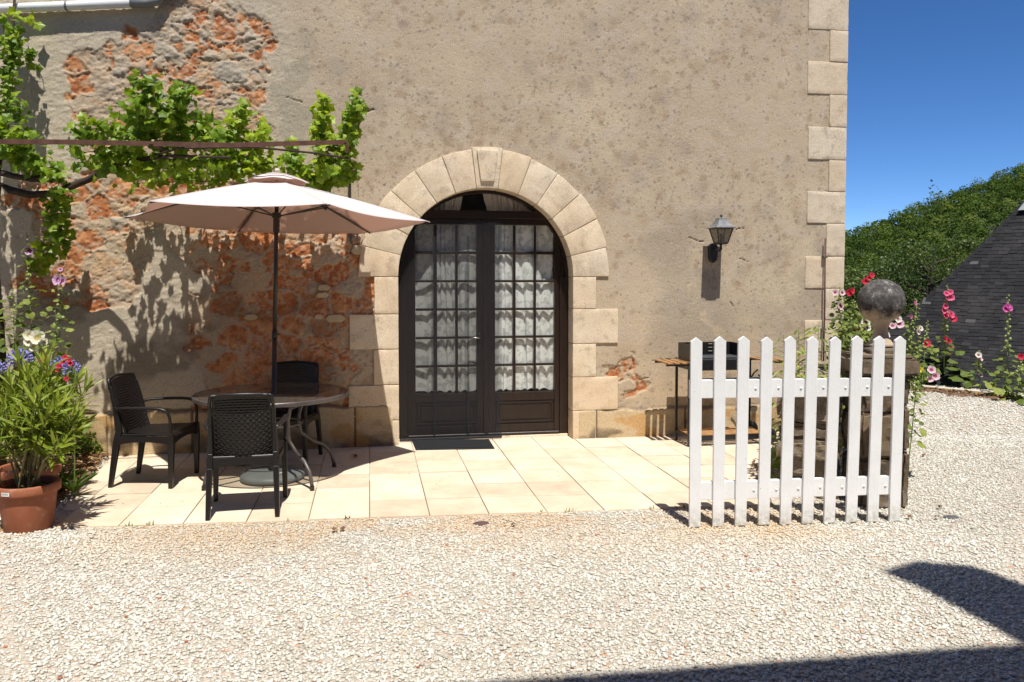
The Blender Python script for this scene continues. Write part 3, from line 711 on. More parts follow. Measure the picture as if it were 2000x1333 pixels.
M_pvc = simple('white plastic pipe', (.74, .75, .74), .35, .04)
M_grey = simple('grey plastic', (.16, .17, .18), .45, .1)
a = PW(-120, 23, -.055); c_ = PW(262, 6, -.055)
dp = empty('drain_pipe', tuple(c_)); tag(dp, 'white plastic drainpipe bracketed along the top of the wall above the vine', 'pipe')
m = MB(); m.tube([a-c_, Vector((0, 0, 0))], .040, 20); m.build('pipe', M_pvc, dp, smooth=True)
m = MB(); e = PW(340, -40, -.055)-c_; m.tube([Vector((-.03, 0, -.002)), Vector((.10, 0, .004)), Vector((.20, 0, .03)), e*.8, e*1.6], [.044, .044, .045, .042, .042], 18); m.build('elbow', M_grey, dp, smooth=True)
for px in (-20, 130):
    p = PW(px, 17.5-px*.045+.5, -.055)-c_; m = MB(); m.tube([p-Vector((.009, 0, 0)), p+Vector((.009, 0, 0))], .0435, 20); m.box(p.x-.009, p.x+.009, .035, .055, p.z-.012, p.z+.012); m.build('bracket', M_grey, dp)

M_lampm = simple('grey painted metal', (.17, .18, .19), .45, .25, 20); M_lampd = simple('dark lamp metal', (.018, .018, .02), .5, .2)
M_lglass = NM('smoky lamp glass'); tp = M_lglass.n('BsdfTransparent'); tp.inputs[0].default_value = (.62, .6, .55, 1); M_lglass.b.inputs['Base Color'].default_value = (.25, .23, .19, 1); M_lglass.set(Roughness=.25)
mx = M_lglass.n('MixShader'); mx.inputs[0].default_value = .4; M_lglass.l(tp.outputs[0], mx.inputs[1]); M_lglass.l(M_lglass.b.outputs[0], mx.inputs[2]); M_lglass.l(mx.outputs[0], M_lglass.o.inputs[0]); M_lglass = M_lglass.m
ly = -.20; lp = PW(1409, 446, ly); lam = empty('wall_lantern', (lp.x, 0, lp.z)); tag(lam, 'grey four-sided lantern with a dark bracket on the rendered wall', 'lamp')
lrot = Matrix.Rotation(0, 4, 'Z'); lam.scale = (.86, .97, .93)
def lsq(prof, name, mat, **k):
    m = MB(); m.lathe([(r*.995, z) for r, z in prof], 4, (0, 0, 0), sq=False); 
    mm = Matrix.Translation((0, ly, 0)) @ lrot
    m.v = [tuple(mm @ Vector(v)) for v in m.v]; return m.build(name, mat, lam, **k)
s2 = math.sqrt(2)
lsq([(.118*s2, -.004), (.121*s2, 0), (.121*s2, .006), (.100*s2, .018), (.075*s2, .045), (.056*s2, .078), (.048*s2, .100), (.048*s2, .106), (.03*s2, .112), (0.012, .114)], 'lantern_roof', M_lampm)
m = MB(); m.lathe([(.006, .11), (.006, .122), (.018, .128), (.022, .134), (.012, .139), (.006, .15), (.001, .152)], 12, (0, ly, 0)); m.build('finial', M_lampd, lam, smooth=True)
gt_, gb_, zg0, zg1 = .098, .058, -.158, -.004
m = MB(); mm = Matrix.Translation((0, ly, 0)) @ lrot
for s in range(4):
    M4 = mm @ Matrix.Rotation(s*math.pi/2, 4, 'Z')
    m.bar(M4 @ Vector((gb_, gb_, zg0)), M4 @ Vector((gt_, gt_, zg1)), .011, .011)
    m.bar(M4 @ Vector((-gb_, gb_, zg0)), M4 @ Vector((gb_, gb_, zg0)), .012, .010); m.bar(M4 @ Vector((-gt_, gt_, zg1)), M4 @ Vector((gt_, gt_, zg1)), .012, .010)
m.build('lantern_frame', M_lampd, lam)
m = MB(); 
for s in range(4):
    M4 = mm @ Matrix.Rotation(s*math.pi/2, 4, 'Z')
    m.add([M4 @ Vector(v) for v in ((-gb_, gb_-.002, zg0), (gb_, gb_-.002, zg0), (gt_, gt_-.002, zg1), (-gt_, gt_-.002, zg1))], [(0, 1, 2, 3)])
m.build('lantern_glass', M_lglass, lam)
lsq([(.062*s2, zg0-.004), (.055*s2, zg0-.014), (.03*s2, zg0-.02), (.012, zg0-.024)], 'lantern_base', M_lampd)
m = MB(); m.lathe([(.014, zg0), (.014, zg0+.05), (.018, zg0+.055), (.018, zg0+.09), (.005, zg0+.10)], 12, (0, ly, 0)); m.build('bulb_holder', simple('bulb', (.3, .28, .24), .4), lam, smooth=True)
m = MB(); m.tube([(0, ly, zg0-.015), (0, ly, zg0-.06), (0, ly+.035, zg0-.085), (-.01, ly+.08, zg0-.075), (-.01, -.05, zg0-.06), (-.01, -.01, zg0-.055)], [.012, .014, .012, .011, .013, .016], 10)
m.tube([(0, ly, zg0-.045), (0, ly, zg0-.062), (0, ly, zg0-.09)], [.006, .018, .004], 10); m.build('bracket_arm', M_lampd, lam, smooth=True)
pl = [(.11*x*.55-.012, z) for x, z in ((-.9, -.05), (-.75, -.025), (-.4, -.008), (0, 0), (.4, -.008), (.75, -.025), (.9, -.05), (.85, -.16), (.6, -.20), (0, -.225), (-.6, -.20), (-.85, -.16))]
m = MB(); m.prism([(x, -.012, zg0-.0+z+.005) for x, z in pl], (0, -.045, 0), (0, .02, 0)); m.build('wall_plate', M_lampd, lam, bevel=.012, seg=3)

mt = [G(x, y, .012) for x, y in ((812, 880), (966, 877), (955, 859.5), (804, 861))]
dm = empty('doormat', tuple((mt[0]+mt[2])/2)); tag(dm, 'black rubber doormat on the pale slabs before the arched door', 'doormat'); dm.location.z = .011
m = MB(); cc = dm.location; m.prism([(p.x-cc.x, p.y-cc.y, 0) for p in mt], (0, 0, .0), (0, 0, .010)); 
mr = NM('ribbed rubber'); mr.b.inputs['Base Color'].default_value = (.016, .017, .02, 1); mr.set(Roughness=.6); wv = mr.n('TexWave'); wv.inputs['Scale'].default_value = 22; mr.noise(2); mr.l(mr.tc, wv.inputs['Vector']); mr.bump(wv.outputs['Fac'], .004)
m.build('mat', mr.m, dm, bevel=.003)
m = MB(); ins = [p+(Vector((cc.x, cc.y, p.z))-p)*.12 for p in mt]; m.prism([(p.x-cc.x, p.y-cc.y, .0105) for p in ins], (0, 0, 0), (0, 0, .003)); m.build('ribbed_centre', mr.m, dm)

# ------------------------------------------------------------------ parasol
M_pole = simple('brown painted pole', (.028, .020, .017), .4, .15)
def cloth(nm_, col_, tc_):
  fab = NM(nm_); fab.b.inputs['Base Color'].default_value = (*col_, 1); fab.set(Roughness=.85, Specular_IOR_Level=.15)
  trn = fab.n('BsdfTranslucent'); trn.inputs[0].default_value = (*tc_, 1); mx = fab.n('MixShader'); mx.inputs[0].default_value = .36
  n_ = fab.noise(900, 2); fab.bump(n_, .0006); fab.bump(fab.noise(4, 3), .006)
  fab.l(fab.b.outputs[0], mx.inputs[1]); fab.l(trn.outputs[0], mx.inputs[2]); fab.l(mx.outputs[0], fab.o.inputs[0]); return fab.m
fab = cloth('pale parasol cloth', (.86, .81, .80), (.80, .60, .52)); fab_shade = cloth('shaded parasol cloth', (.56, .43, .385), (.90, .66, .58))  # second copy is the underside, its shade painted in as a darker pinkish brown
ub = UD(-.3026*6.42, 6.42, .01)
um = empty('parasol', tuple(ub)); tag(um, 'open pale pink garden parasol on a brown pole, standing through the glass table', 'parasol')
# lean: slightly back from the viewer and to the right
ax = (FW*.05+RT*.012+ZZ).normalized(); um.rotation_mode = 'QUATERNION'; um.rotation_quaternion = ZZ.rotation_difference(ax)
RR, ZR, ZA = 1.24, 2.105, 2.43; DSQ = .90
a0 = math.degrees(math.atan2(RT.y, RT.x))+1.0
def cor(i): a = R(1.0+60*i); q = RT*math.cos(a)+FW*math.sin(a)*DSQ; return q.x, q.y
m = MB(); m.tube([(0, 0, .05), (0, 0, 1.18)], .0195, 16); m.tube([(0, 0, 1.17), (0, 0, ZA-.01)], .0175, 16)
m.build('pole', M_pole, um, smooth=True)
m = MB(); m.tube([(0, 0, 1.14), (0, 0, 1.2)], .024, 16); m.tube([(.02, 0, 1.17), (.045, 0, 1.17)], .006, 8); m.build('pole_joint', M_pole, um, smooth=True)
def surf(rr, th):          # height of cloth at radius fraction rr and sector parameter
    return ZR+(ZA-ZR)*(1-rr)+.012*math.sin(rr*math.pi)
def canopy(r0, r1, dz, sag, inn, name, nr=14, nt=14, vent=False):
    V = []; F = []
    for s in range(6):
        c0, c1 = Vector(cor(s)), Vector(cor(s+1)); base = len(V)
        for i in range(nr+1):
            for j in range(nt+1):
                t = j/nt; rf = r0+(r1-r0)*i/nr; p = c0*(1-t)+c1*t; k = 4*t*(1-t)
                if not vent: p = p*(1-inn*k*max(0, (rf-.0))**3)
                zz = surf(rf, t)+dz-sag*k*rf*(1-.35*rf)
                if vent: zz = surf(r1, t)+.040+.075*(1-(rf/r1)**1.7)-sag*k*rf
                if vent: zz += .007*math.sin(t*math.pi*2+s)*((rf-r0)/(r1-r0))**2
                V.append((p.x*RR*rf, p.y*RR*rf, zz))
        for i in range(nr):
            for j in range(nt):
                a = base+i*(nt+1)+j; F.append((a, a+1, a+nt+2, a+nt+1))
    o = finish(npmesh(name, V, F, smooth=True), name, fab, um); return o
cn = canopy(.10, 1.0, 0, .035, .05, 'canopy'); sd = cn.modifiers.new('s', 'SOLIDIFY'); sd.thickness = .0015; sd.material_offset = 1; cn.data.materials[0] = fab_shade; cn.data.materials.append(fab)
vt = canopy(.0, .215, .050, .006, 0, 'vent_cap', vent=True); sd = vt.modifiers.new('s', 'SOLIDIFY'); sd.thickness = .0015; sd.material_offset = 1; vt.data.materials[0] = fab_shade; vt.data.materials.append(fab)
m = MB(); m.lathe([(.02, ZA+.06), (.02, ZA+.083), (.012, ZA+.09), (.002, ZA+.092)], 16); m.build('finial', fab, um, smooth=True)
m = MB(); m.lathe([(.03, 2.115), (.036, 2.12), (.036, 2.155), (.026, 2.16)], 16); m.lathe([(.026, 2.0), (.026, 2.115)], 16); m.build('hub', M_pole, um)
for i in range(6):
    c = Vector(cor(i)); f = lambda r: Vector((c.x*RR*r, c.y*RR*r, surf(r, 0)-.012))
    m = MB(); m.tube([f(.03), f(.5), f(.75), f(.985)], .0065, 6); rb = m.build('rib', M_pole, um)
    m = MB(); m.tube([Vector((c.x*.03, c.y*.03, 2.135)), f(.47)-Vector((0, 0, .012))], .006, 6); m.build('strut', M_pole, rb)
    m = MB(); p = f(.47); d = c.normalized(); m.bar(p-Vector((d.x*.02, d.y*.02, .008)), p+Vector((d.x*.02, d.y*.02, -.02)), .02, .02); m.build('rib_joint', M_pole, rb)
    cp = f(1.0); m = MB(); n = Vector((-c.y, c.x, 0)).normalized()
    q0 = Vector((c.x*RR, c.y*RR, surf(1, 0)+.004))
    m.prism([tuple(q0+Vector((c.x*.008, c.y*.008, -.004))), tuple(q0-n*.022-Vector((c.x*.05, c.y*.05, -.012))), tuple(q0+n*.022-Vector((c.x*.05, c.y*.05, -.012)))], (0, 0, -.008), (0, 0, -.002)); m.build('corner_pocket', fab, um)
M_base = simple('grey parasol base plastic', (.21, .24, .24), .5, .12, 5)
bs = empty('parasol_stand', (ub.x, ub.y, .012)); tag(bs, 'round grey weighted base on the slabs, under the glass table', 'parasol base')
m = MB(); m.lathe([(.24, 0), (.252, .008), (.254, .03), (.246, .045), (.225, .056), (.12, .066), (.04, .07), (.0385, .07)], 56); m.build('weight', M_base, bs, smooth=True)
m = MB(); m.lathe([(.034, .065), (.034, .085), (.029, .09), (.029, .23), (.025, .235)], 20); m.build('sleeve', M_pole, bs, smooth=True)
m = MB(); m.tube([(.02, -.13, .069), (.09, -.135, .072)], .006, 8); m.build('white_mark', M_pvc, bs)

# ------------------------------------------------------------------ table
tc = UD(-1.945, 6.44, .01); TZ = .70; TR = .605
tb = empty('round_table', tuple(tc), math.atan2(RT.y, RT.x)); tag(tb, 'round smoked-glass patio table with grey metal legs, between the three dark chairs', 'table')
M_tmet = simple('taupe metal', (.105, .09, .085), .42, .15, metal=.3)
m = MB(); m.lathe([(TR-.02, TZ-.034), (TR-.004, TZ-.034), (TR, TZ-.028), (TR, TZ-.006), (TR-.004, TZ), (TR-.012, TZ), (TR-.012, TZ-.006), (TR-.02, TZ-.006), (TR-.02, TZ-.034)], 96, cap=False); m.build('rim', M_tmet, tb, smooth=False)
tg = NM('smoked glass top'); tp = tg.n('BsdfTransparent'); tp.inputs[0].default_value = (.60, .57, .51, 1); gl = tg.n('BsdfGlossy'); gl.inputs['Roughness'].default_value = .08; gl.inputs[0].default_value = (.9, .9, .9, 1)
fz = tg.facing(); df = tg.n('BsdfDiffuse'); df.inputs[0].default_value = (.30, .27, .22, 1)
m1 = tg.n('MixShader'); m1.inputs[0].default_value = .22; tg.l(tp.outputs[0], m1.inputs[1]); tg.l(df.outputs[0], m1.inputs[2])
mx = tg.n('MixShader'); tg.l(fz, mx.inputs[0]); tg.l(m1.outputs[0], mx.inputs[1]); tg.l(gl.outputs[0], mx.inputs[2]); tg.l(mx.outputs[0], tg.o.inputs[0]); tg = tg.m
m = MB()
n = 72; i0 = len(m.v)
for r_, z_ in ((.028, TZ-.001), (TR-.013, TZ-.001)):
    for k in range(n): m.v.append((r_*math.cos(2*math.pi*k/n), r_*math.sin(2*math.pi*k/n), z_))
for k in range(n): m.f.append((k, (k+1) % n, n+(k+1) % n, n+k))
m.build('glass_top', tg, tb)
m = MB(); m.lathe([(.028, TZ-.02), (.036, TZ-.01), (.036, TZ+.003), (.028, TZ+.004), (.024, TZ+.002), (.024, TZ-.02)], 24, cap=False); m.build('grommet', M_pole, tb)
for k, (lx, lyy) in enumerate(((-.405, -.375), (.405, -.375), (.405, .36), (-.405, .36))):
    L = Vector((lx, lyy, 0)); d = L.normalized(); r = L.length
    pts = [d*(TR-.05)+ZZ*(TZ-.03), d*.42+ZZ*(TZ-.05), d*.27+ZZ*(TZ-.10), d*.235+ZZ*(TZ-.2), d*.235+ZZ*.42, d*.25+ZZ*.34, d*.36+ZZ*.255, d*.46+ZZ*.21, d*(r-.02)+ZZ*.14, d*r+ZZ*.08, d*(r+.012)+ZZ*.03]
    m = MB(); m.tube(pts, .0145, 10); lg = m.build('leg', M_tmet, tb, smooth=True)
    m = MB(); m.tube([d*(r+.012)+ZZ*.035, d*(r+.014)+ZZ*.0], .0175, 10); m.build('foot_cap', M_pole, lg)
m = MB(); m.tube([Vector((.235*math.cos(a), .235*math.sin(a), .45)) for a in np.linspace(0, 2*math.pi, 33)], .009, 8, cap=False); m.build('ring', M_tmet, tb, smooth=True)

# ------------------------------------------------------------------ chairs
wk = NM('dark brown woven resin'); wk.set(Roughness=.36, Specular_IOR_Level=.5); wk.b.inputs['Base Color'].default_value = (.011, .0088, .0082, 1); wk = wk.m
pr = NM('dark smooth resin'); pr.set(Roughness=.40, Specular_IOR_Level=.45); pr.b.inputs['Base Color'].default_value = (.012, .0098, .0093, 1); pr.bump(pr.noise(200, 2), .0004); pr = pr.m
def weave(u, v, cu, cv):         # raised strands, basket style
    a = (u/cu); b_ = (v/cv); row = np.floor(b_); col = a+.5*(row % 2)
    return np.abs(np.sin(np.pi*col))**.35*np.abs(np.sin(np.pi*b_))**.9
def panel(fn, nu, nv, thick, cu, cv, U, V_, h=.006):
    u = np.linspace(0, 1, nu); v = np.linspace(0, 1, nv); UU, VV_ = np.meshgrid(u, v)
    Pn = fn(UU, VV_); du = np.gradient(Pn, axis=1); dv = np.gradient(Pn, axis=0); N = np.cross(du, dv); N /= np.linalg.norm(N, axis=2, keepdims=True)+1e-9
    hh = weave(UU*U, VV_*V_, cu, cv)*h
    edge = np.minimum(np.minimum(UU, 1-UU)*U, np.minimum(VV_, 1-VV_)*V_); hh = np.where(edge < .012, h*.9, hh)
    A = Pn+N*(thick/2+hh[..., None]-h*.5); B = Pn-N*(thick/2+hh[..., None]-h*.5)
    n = nu*nv; I = np.arange(n).reshape(nv, nu); a = I[:-1, :-1]; F = np.stack([a, a+1, a+1+nu, a+nu], -1).reshape(-1, 4)
    F2 = F[:, ::-1]+n; ring = np.concatenate([I[0], I[1:, -1], I[-1, :-1][::-1], I[1:-1, 0][::-1]]); r2 = np.roll(ring, -1)
    F3 = np.stack([ring, ring+n, r2+n, r2], -1)
    return npmesh('p', np.concatenate([A.reshape(-1, 3), B.reshape(-1, 3)]), np.concatenate([F, F2, F3]), smooth=True)
def make_chair():
    c = empty('armchair', (0, 0, 0)); c.scale = (1, 1, .955); W_ = .225; D_ = .235       # faces +y; footprint half width, half depth
    def bk(U, V_):
        x = (U-.5)*(.40-.03*V_); z = .43+V_*.44; y = -.155-.115*V_-.035*np.sin(U*np.pi)*(.9)*(1-.2*V_)+.015
        z = z-.085*np.sin(np.pi*U)**.8*(1-V_)**1.5+.012*np.sin(np.pi*U)*V_
        return np.stack([x, y, z], -1)
    me = panel(bk, 150, 190, .010, .040, .0185, .40, .47, .0065); finish(me, 'backrest', wk, c)
    m = MB()
    top = [(-.207+.4*0, -.252, .80), (-.197, -.268, .868), (-.185, -.275, .879)] + [(-.18+.36*i/8, -.268-.036*math.sin(math.pi*i/8), .878+.012*math.sin(math.pi*i/8)) for i in range(9)] + [(.185, -.275, .879), (.197, -.268, .868), (.207, -.252, .80)]
    m.tube(top, .0125, 10); o = m.build('back_rim', pr, c, smooth=True)
    def st_(U, V_):
        x = (U-.5)*(.44+.05*V_); y = -.19+V_*.43; z = .425-.02*np.sin(np.pi*U)*np.sin(np.pi*np.clip(V_*1.1, 0, 1))+.012*V_-.03*np.clip((V_-.9)/.1, 0, 1)**2
        return np.stack([x, y, z], -1)
    me = panel(st_, 120, 110, .014, .034, .022, .46, .43, .004); finish(me, 'seat', wk, c)
    m = MB()                       # apron under the seat, waved lower edge
    def apron(p0, p1, h0, h1, th=.016):
        p0, p1 = Vector(p0), Vector(p1); n = 12; d = (p1-p0).normalized(); nn = Vector((-d.y, d.x, 0))*th/2
        for i in range(n):
            a, b_ = p0.lerp(p1, i/n), p0.lerp(p1, (i+1)/n); ha = h0-(h0-h1)*math.sin(math.pi*i/n)**.6; hb = h0-(h0-h1)*math.sin(math.pi*(i+1)/n)**.6
            m.add([a-nn, b_-nn, b_-nn-ZZ*hb, a-nn-ZZ*ha, a+nn, b_+nn, b_+nn-ZZ*hb, a+nn-ZZ*ha], ((0,1,2,3),(7,6,5,4),(0,4,5,1),(3,2,6,7)))
    apron((-.215, -.20, .425), (.215, -.20, .425), .085, .055); apron((-.235, .235, .42), (.235, .235, .42), .08, .04)
    apron((-.23, -.20, .42), (-.235, .235, .42), .08, .045); apron((.23, -.20, .42), (.235, .235, .42), .08, .045)
    m.build('apron', pr, c)
    for s in (-1, 1):
        def legm(pts):
            m = MB()
            for (x0, y0, z0, w0, d0), (x1, y1, z1, w1, d1) in zip(pts, pts[1:]):
                m.add([(x0-w0/2, y0-d0/2, z0), (x0+w0/2, y0-d0/2, z0), (x0+w0/2, y0+d0/2, z0), (x0-w0/2, y0+d0/2, z0), (x1-w1/2, y1-d1/2, z1), (x1+w1/2, y1-d1/2, z1), (x1+w1/2, y1+d1/2, z1), (x1-w1/2, y1+d1/2, z1)],
                      ((0,3,2,1),(4,5,6,7),(0,1,5,4),(1,2,6,5),(2,3,7,6),(3,0,4,7)))
            return m
        legm([(s*.225, -.255, 0, .030, .034), (s*.216, -.205, .36, .040, .05), (s*.212, -.185, .46, .034, .05)]).build('leg', pr, c, bevel=.006, seg=2)
        legm([(s*.212, -.185, .46, .034, .05), (s*.209, -.215, .66, .026, .036), (s*.205, -.252, .82, .022, .026)]).build('back_post', pr, c, bevel=.006, seg=2)
        legm([(s*.245, .225, 0, .032, .032), (s*.24, .232, .36, .042, .046), (s*.243, .228, .45, .036, .042)]).build('leg', pr, c, bevel=.006, seg=2)
        m = MB(); pts = [(s*.213, -.205, .63), (s*.235, -.16, .648), (s*.255, -.06, .652), (s*.262, .06, .655), (s*.262, .16, .65), (s*.260, .205, .63), (s*.257, .226, .59), (s*.250, .232, .52), (s*.243, .230, .44)]
        P0 = [Vector(p) for p in pts]; fine = []
        for i in range(len(P0)-1):
            for t in (0, .5): 
                a, b_, c0, c1 = P0[i], P0[i+1], P0[max(i-1, 0)], P0[min(i+2, len(P0)-1)]
                fine.append(.5*((2*a)+(b_-c0)*t+(2*c0-5*a+4*b_-c1)*t*t+(3*a-c0-3*b_+c1)*t**3))
        fine.append(P0[-1])
        m.tube(fine, [.013]+[.021]*10+[.017]*(len(fine)-11), 10, flat=.62); m.build('arm', pr, c, smooth=True)
    return c
proto = make_chair()
def place(o, rear, front_dir, label):
    """middle of the rear feet and the direction the chair faces"""
    f = Vector(front_dir); f.z = 0; f.normalize(); a = math.atan2(f.y, f.x)-math.pi/2
    o.rotation_euler = (0, 0, a); o.location = Vector((rear.x, rear.y, .011))+f*.255
    tag(o, label, 'chair', 'dark resin armchairs round the glass table')
def foot(px, py): return G(px, py, .01)
rl, rr_ = foot(408, 1016), foot(540, 1010); fd = foot(550, 974)-rr_
place(proto, (rl+rr_)/2, fd, 'dark woven armchair nearest the gravel, seen from behind, its back before the table')
c2 = copy_tree(proto); a_, b_ = foot(225, 951), foot(262, 927); place(c2, (a_+b_)/2, (foot(340, 953)-a_)+(foot(372, 926)-b_), 'dark woven armchair on the potted oleander side of the table, seen side-on')
c3 = copy_tree(proto); fr_ = foot(604, 913); rr2 = foot(627, 889); w3 = fr_-foot(495, 911); fdir = fr_-rr2
perp = Vector((w3.y, -w3.x, 0)); mid = (fr_+foot(495, 911))/2 - perp.normalized()*.48 - RT*.03
place(c3, mid, perp, 'dark woven armchair behind the table against the house wall, facing the gravel')

# ------------------------------------------------------------------ picket gate
wp = NM('chipped white paint'); cc_ = wp.ramp(wp.noise(5, 5, .6), [(.3, (.78, .785, .785)), (.7, (.86, .865, .87))])
cc_ = wp.mix(wp.ramp(wp.noise(34, 6, .75), [(.645, 0), (.68, .75)]), cc_, (.30, .27, .22))
sz = wp.n('SeparateXYZ'); wp.l(wp.n('NewGeometry').outputs['Position'], sz.inputs[0])
gd = wp.math('MULTIPLY', wp.ramp(sz.outputs[2], [(.0, 1), (.16, 0)]), wp.ramp(wp.noise(30, 5, .7), [(.35, .0), (.65, .9)]))
cc_ = wp.mix(gd, cc_, (.33, .31, .22)); wp.l(cc_, wp.b.inputs['Base Color']); wp.set(Roughness=.5, Specular_IOR_Level=.35)
mpn = wp.n('Mapping'); mpn.inputs['Scale'].default_value = (12, 12, 1); wp.l(wp.tc, mpn.inputs[0]); wp.bump(wp.noise(6, 6, .7, mpn.outputs[0]), .0022); wp.bump(wp.noise(60, 4), .0008); wp = wp.m
ga, gb2 = G(1356, 1033), G(1747, 1021)
gt0 = empty('picket_gate', tuple((ga+gb2)/2), math.atan2((gb2-ga).y, (gb2-ga).x)); tag(gt0, 'white painted picket gate panel with ten pointed boards standing before the ball-topped pillar', 'gate')
gx = (gb2-ga).normalized(); gn = Vector((gx.y, -gx.x, 0))           # towards the viewer
Wg = gt0.matrix_basis.copy(); Wg = Matrix.Translation(gt0.location) @ Matrix.Rotation(gt0.rotation_euler.z, 4, 'Z'); Wi = Wg.inverted()
def onplane(px, py, off=0):
    r = ray(px, py); p0 = ga+gn*off; t = (p0-CAM).dot(gn)/r.dot(gn); return Wi @ (CAM+r*t)
topc = [1361, 1407.6, 1454, 1499.3, 1544.7, 1588.5, 1633.3, 1676, 1718.7, 1759.7]; botc = [1357.5, 1403.3, 1447, 1492.4, 1534.7, 1577.8, 1620.4, 1663.5, 1704.8, 1748]
tpy = [659.5, 657.5, 657, 658.5, 656.5, 657.5, 657.5, 656, 656.5, 657]; bpy_ = [1034, 1034, 1034, 1033, 1031, 1030, 1027, 1026, 1025, 1023]
rt = random.Random(3)
pitchy = []
for i in range(10):
    t_, b_ = onplane(topc[i], tpy[i]), onplane(botc[i], bpy_[i]); b_.z = max(.008, min(b_.z, .03)); w = .0385; h = t_.z-b_.z; sh = .026+.004*rt.random()
    dxx = t_.x-b_.x; w2 = w*(.985); zt_ = t_.z; yb = rt.uniform(-.002, .002)
    pts = [(b_.x-w2, b_.z), (b_.x+w2, b_.z+.003), (t_.x+w-dxx*.03, zt_-sh-.004), (t_.x+rt.uniform(-.003, .003), zt_), (t_.x-w-dxx*.03, zt_-sh)]
    m = MB(); m.prism([(x, yb, z) for x, z in pts], (0, -.0, 0), (0, .021, 0)); m.build('picket', wp, gt0, bevel=.0025, seg=2)
    pitchy.append((t_.x, b_.x))
for (yt, yb2) in ((744, 780), (945, 980)):
    a_, b_ = onplane(1350.5, yt), onplane(1752, yt-4.5 if yt < 800 else yt-13); c_, d_ = onplane(1350.5, yb2), onplane(1749, yb2-5 if yt < 800 else yb2-12)
    m = MB(); m.prism([(a_.x, .022, a_.z), (b_.x, .022, b_.z), (d_.x, .022, d_.z), (c_.x, .022, c_.z)], (0, 0, 0), (0, .036, 0)); rl_ = m.build('rail', wp, gt0, bevel=.003, seg=2)
    for i in range(2, 9):
        f = (i+.5)/9 ; zz = (a_.z+c_.z)/2+((b_.z+d_.z)-(a_.z+c_.z))/2*f + rt.uniform(-.004, .004); x0 = pitchy[i][0]*(.75 if yt < 800 else .25)+pitchy[i][1]*(.25 if yt < 800 else .75); x1 = pitchy[i+1][0]*(.75 if yt < 800 else .25)+pitchy[i+1][1]*(.25 if yt < 800 else .75)
        m = MB(); m.lathe([(.0095, 0), (.009, .003), (.005, .006), (.001, .0068)], 12); mm = Matrix.Translation(((x0*.42+x1*.58), .0225, zz)) @ Matrix.Rotation(R(90), 4, 'X'); m.v = [tuple(mm @ Vector(v)) for v in m.v]; m.build('bolt_head', wp, rl_, smooth=True)

# ------------------------------------------------------------------ stone pillar with ball
M_pst = stonemat('dark weathered limestone', (.05, .042, .032), (.10, .075, .05), (.17, .125, .08), stain=(.045, .04, .035), st=(.45, .62))
def rough_box(name, x0, x1, y0, y1, z0, z1, mat, parent, r=.012, cut=.04, seed=0, bev=.018, raw=False):
    bm = bmesh.new(); bmesh.ops.create_cube(bm, size=1)
    for v in bm.verts: v.co = Vector(((x0+x1)/2+v.co.x*(x1-x0), (y0+y1)/2+v.co.y*(y1-y0), (z0+z1)/2+v.co.z*(z1-z0)))
    bmesh.ops.bevel(bm, geom=list(bm.edges), offset=bev, segments=2, affect='EDGES')
    for _ in range(4):
        es = [e for e in bm.edges if e.calc_length() > cut]
        if es: bmesh.ops.subdivide_edges(bm, edges=es, cuts=1, use_grid_fill=True)
    P = np.array([v.co[:] for v in bm.verts])
    for k_ in range(3): P[:, k_] += (fbm(P[:, (k_+1) % 3]*11+seed*3+k_, (P[:, (k_+2) % 3]+P[:, k_]*.5)*13+seed, 4, seed+k_)-.5)*2*r
    for v, p in zip(bm.verts, P): v.co = p
    bmesh.ops.triangulate(bm, faces=bm.faces)
    if raw: return bm
    me = bpy.data.meshes.new(name); bm.to_mesh(me); bm.free(); o = finish(me, name, mat, parent); me.attributes.new('tint', 'FLOAT', 'POINT').data.foreach_set('value', np.full(len(me.vertices), random.random()*.35, np.float32)); return o
dP = 5.60
pl_, pr_ = PD(1684, 850, dP), PD(1778, 850, dP); pw = (pr_-pl_).dot(RT); pc_ = (pl_+pr_)/2+FW*.18; pc_.z = 0
pil = empty('gate_pillar', tuple(pc_), math.atan2(RT.y, RT.x)); tag(pil, 'dark lichened stone pillar topped with a big stone ball, behind the white gate', 'pillar')
hw = pw/2; ztop = PD(1700, 742, dP).z
zs_ = [0, .36, .68, ztop]
for i in range(3):
    rough_box('shaft_block', -hw, hw-.09, -.18+.004*i, .18, zs_[i]-.002, zs_[i+1]-.006, M_pst, pil, .022, seed=i)
    rough_box('shaft_block', hw-.055, hw+.004, -.175, .18, zs_[i]+.05*(i > 0), zs_[i+1]+.05*(i < 2)-.006, M_pst, pil, .018, seed=i+20)
m = MB(); m.box(hw-.10, hw-.04, -.10, .16, .0, ztop); m.build('gate_rebate', M_dark, pil)
zc1 = PD(1700, 694, 5.6).z
rough_box('cap', -hw-.04, hw+.045, -.22, .22, ztop+.03, zc1-.025, M_pst, pil, .010, seed=31)
rough_box('cap_moulding', -hw-.015, hw+.015, -.20, .20, ztop, ztop+.032, M_pst, pil, .008, seed=32, bev=.01)
rough_box('cap_slab', -hw-.02, hw+.01, -.20, .20, zc1-.026, zc1, M_pst, pil, .006, seed=33, bev=.009)
bc = PD(1721, 589, 5.80); br_ = 43.5/FPX*5.80; bl = Wp = Matrix.Rotation(-math.atan2(RT.y, RT.x), 4, 'Z') @ (bc-pc_)
M_ball = NM('ball limestone'); f = M_ball.noise(9, 6, .7); sz = M_ball.n('SeparateXYZ'); M_ball.l(M_ball.tc, sz.inputs[0])
c = M_ball.ramp(M_ball.noise(16, 8, .78), [(.36, (.04, .036, .036)), (.5, (.085, .078, .074)), (.58, (.15, .14, .13)), (.64, (.42, .40, .37))])
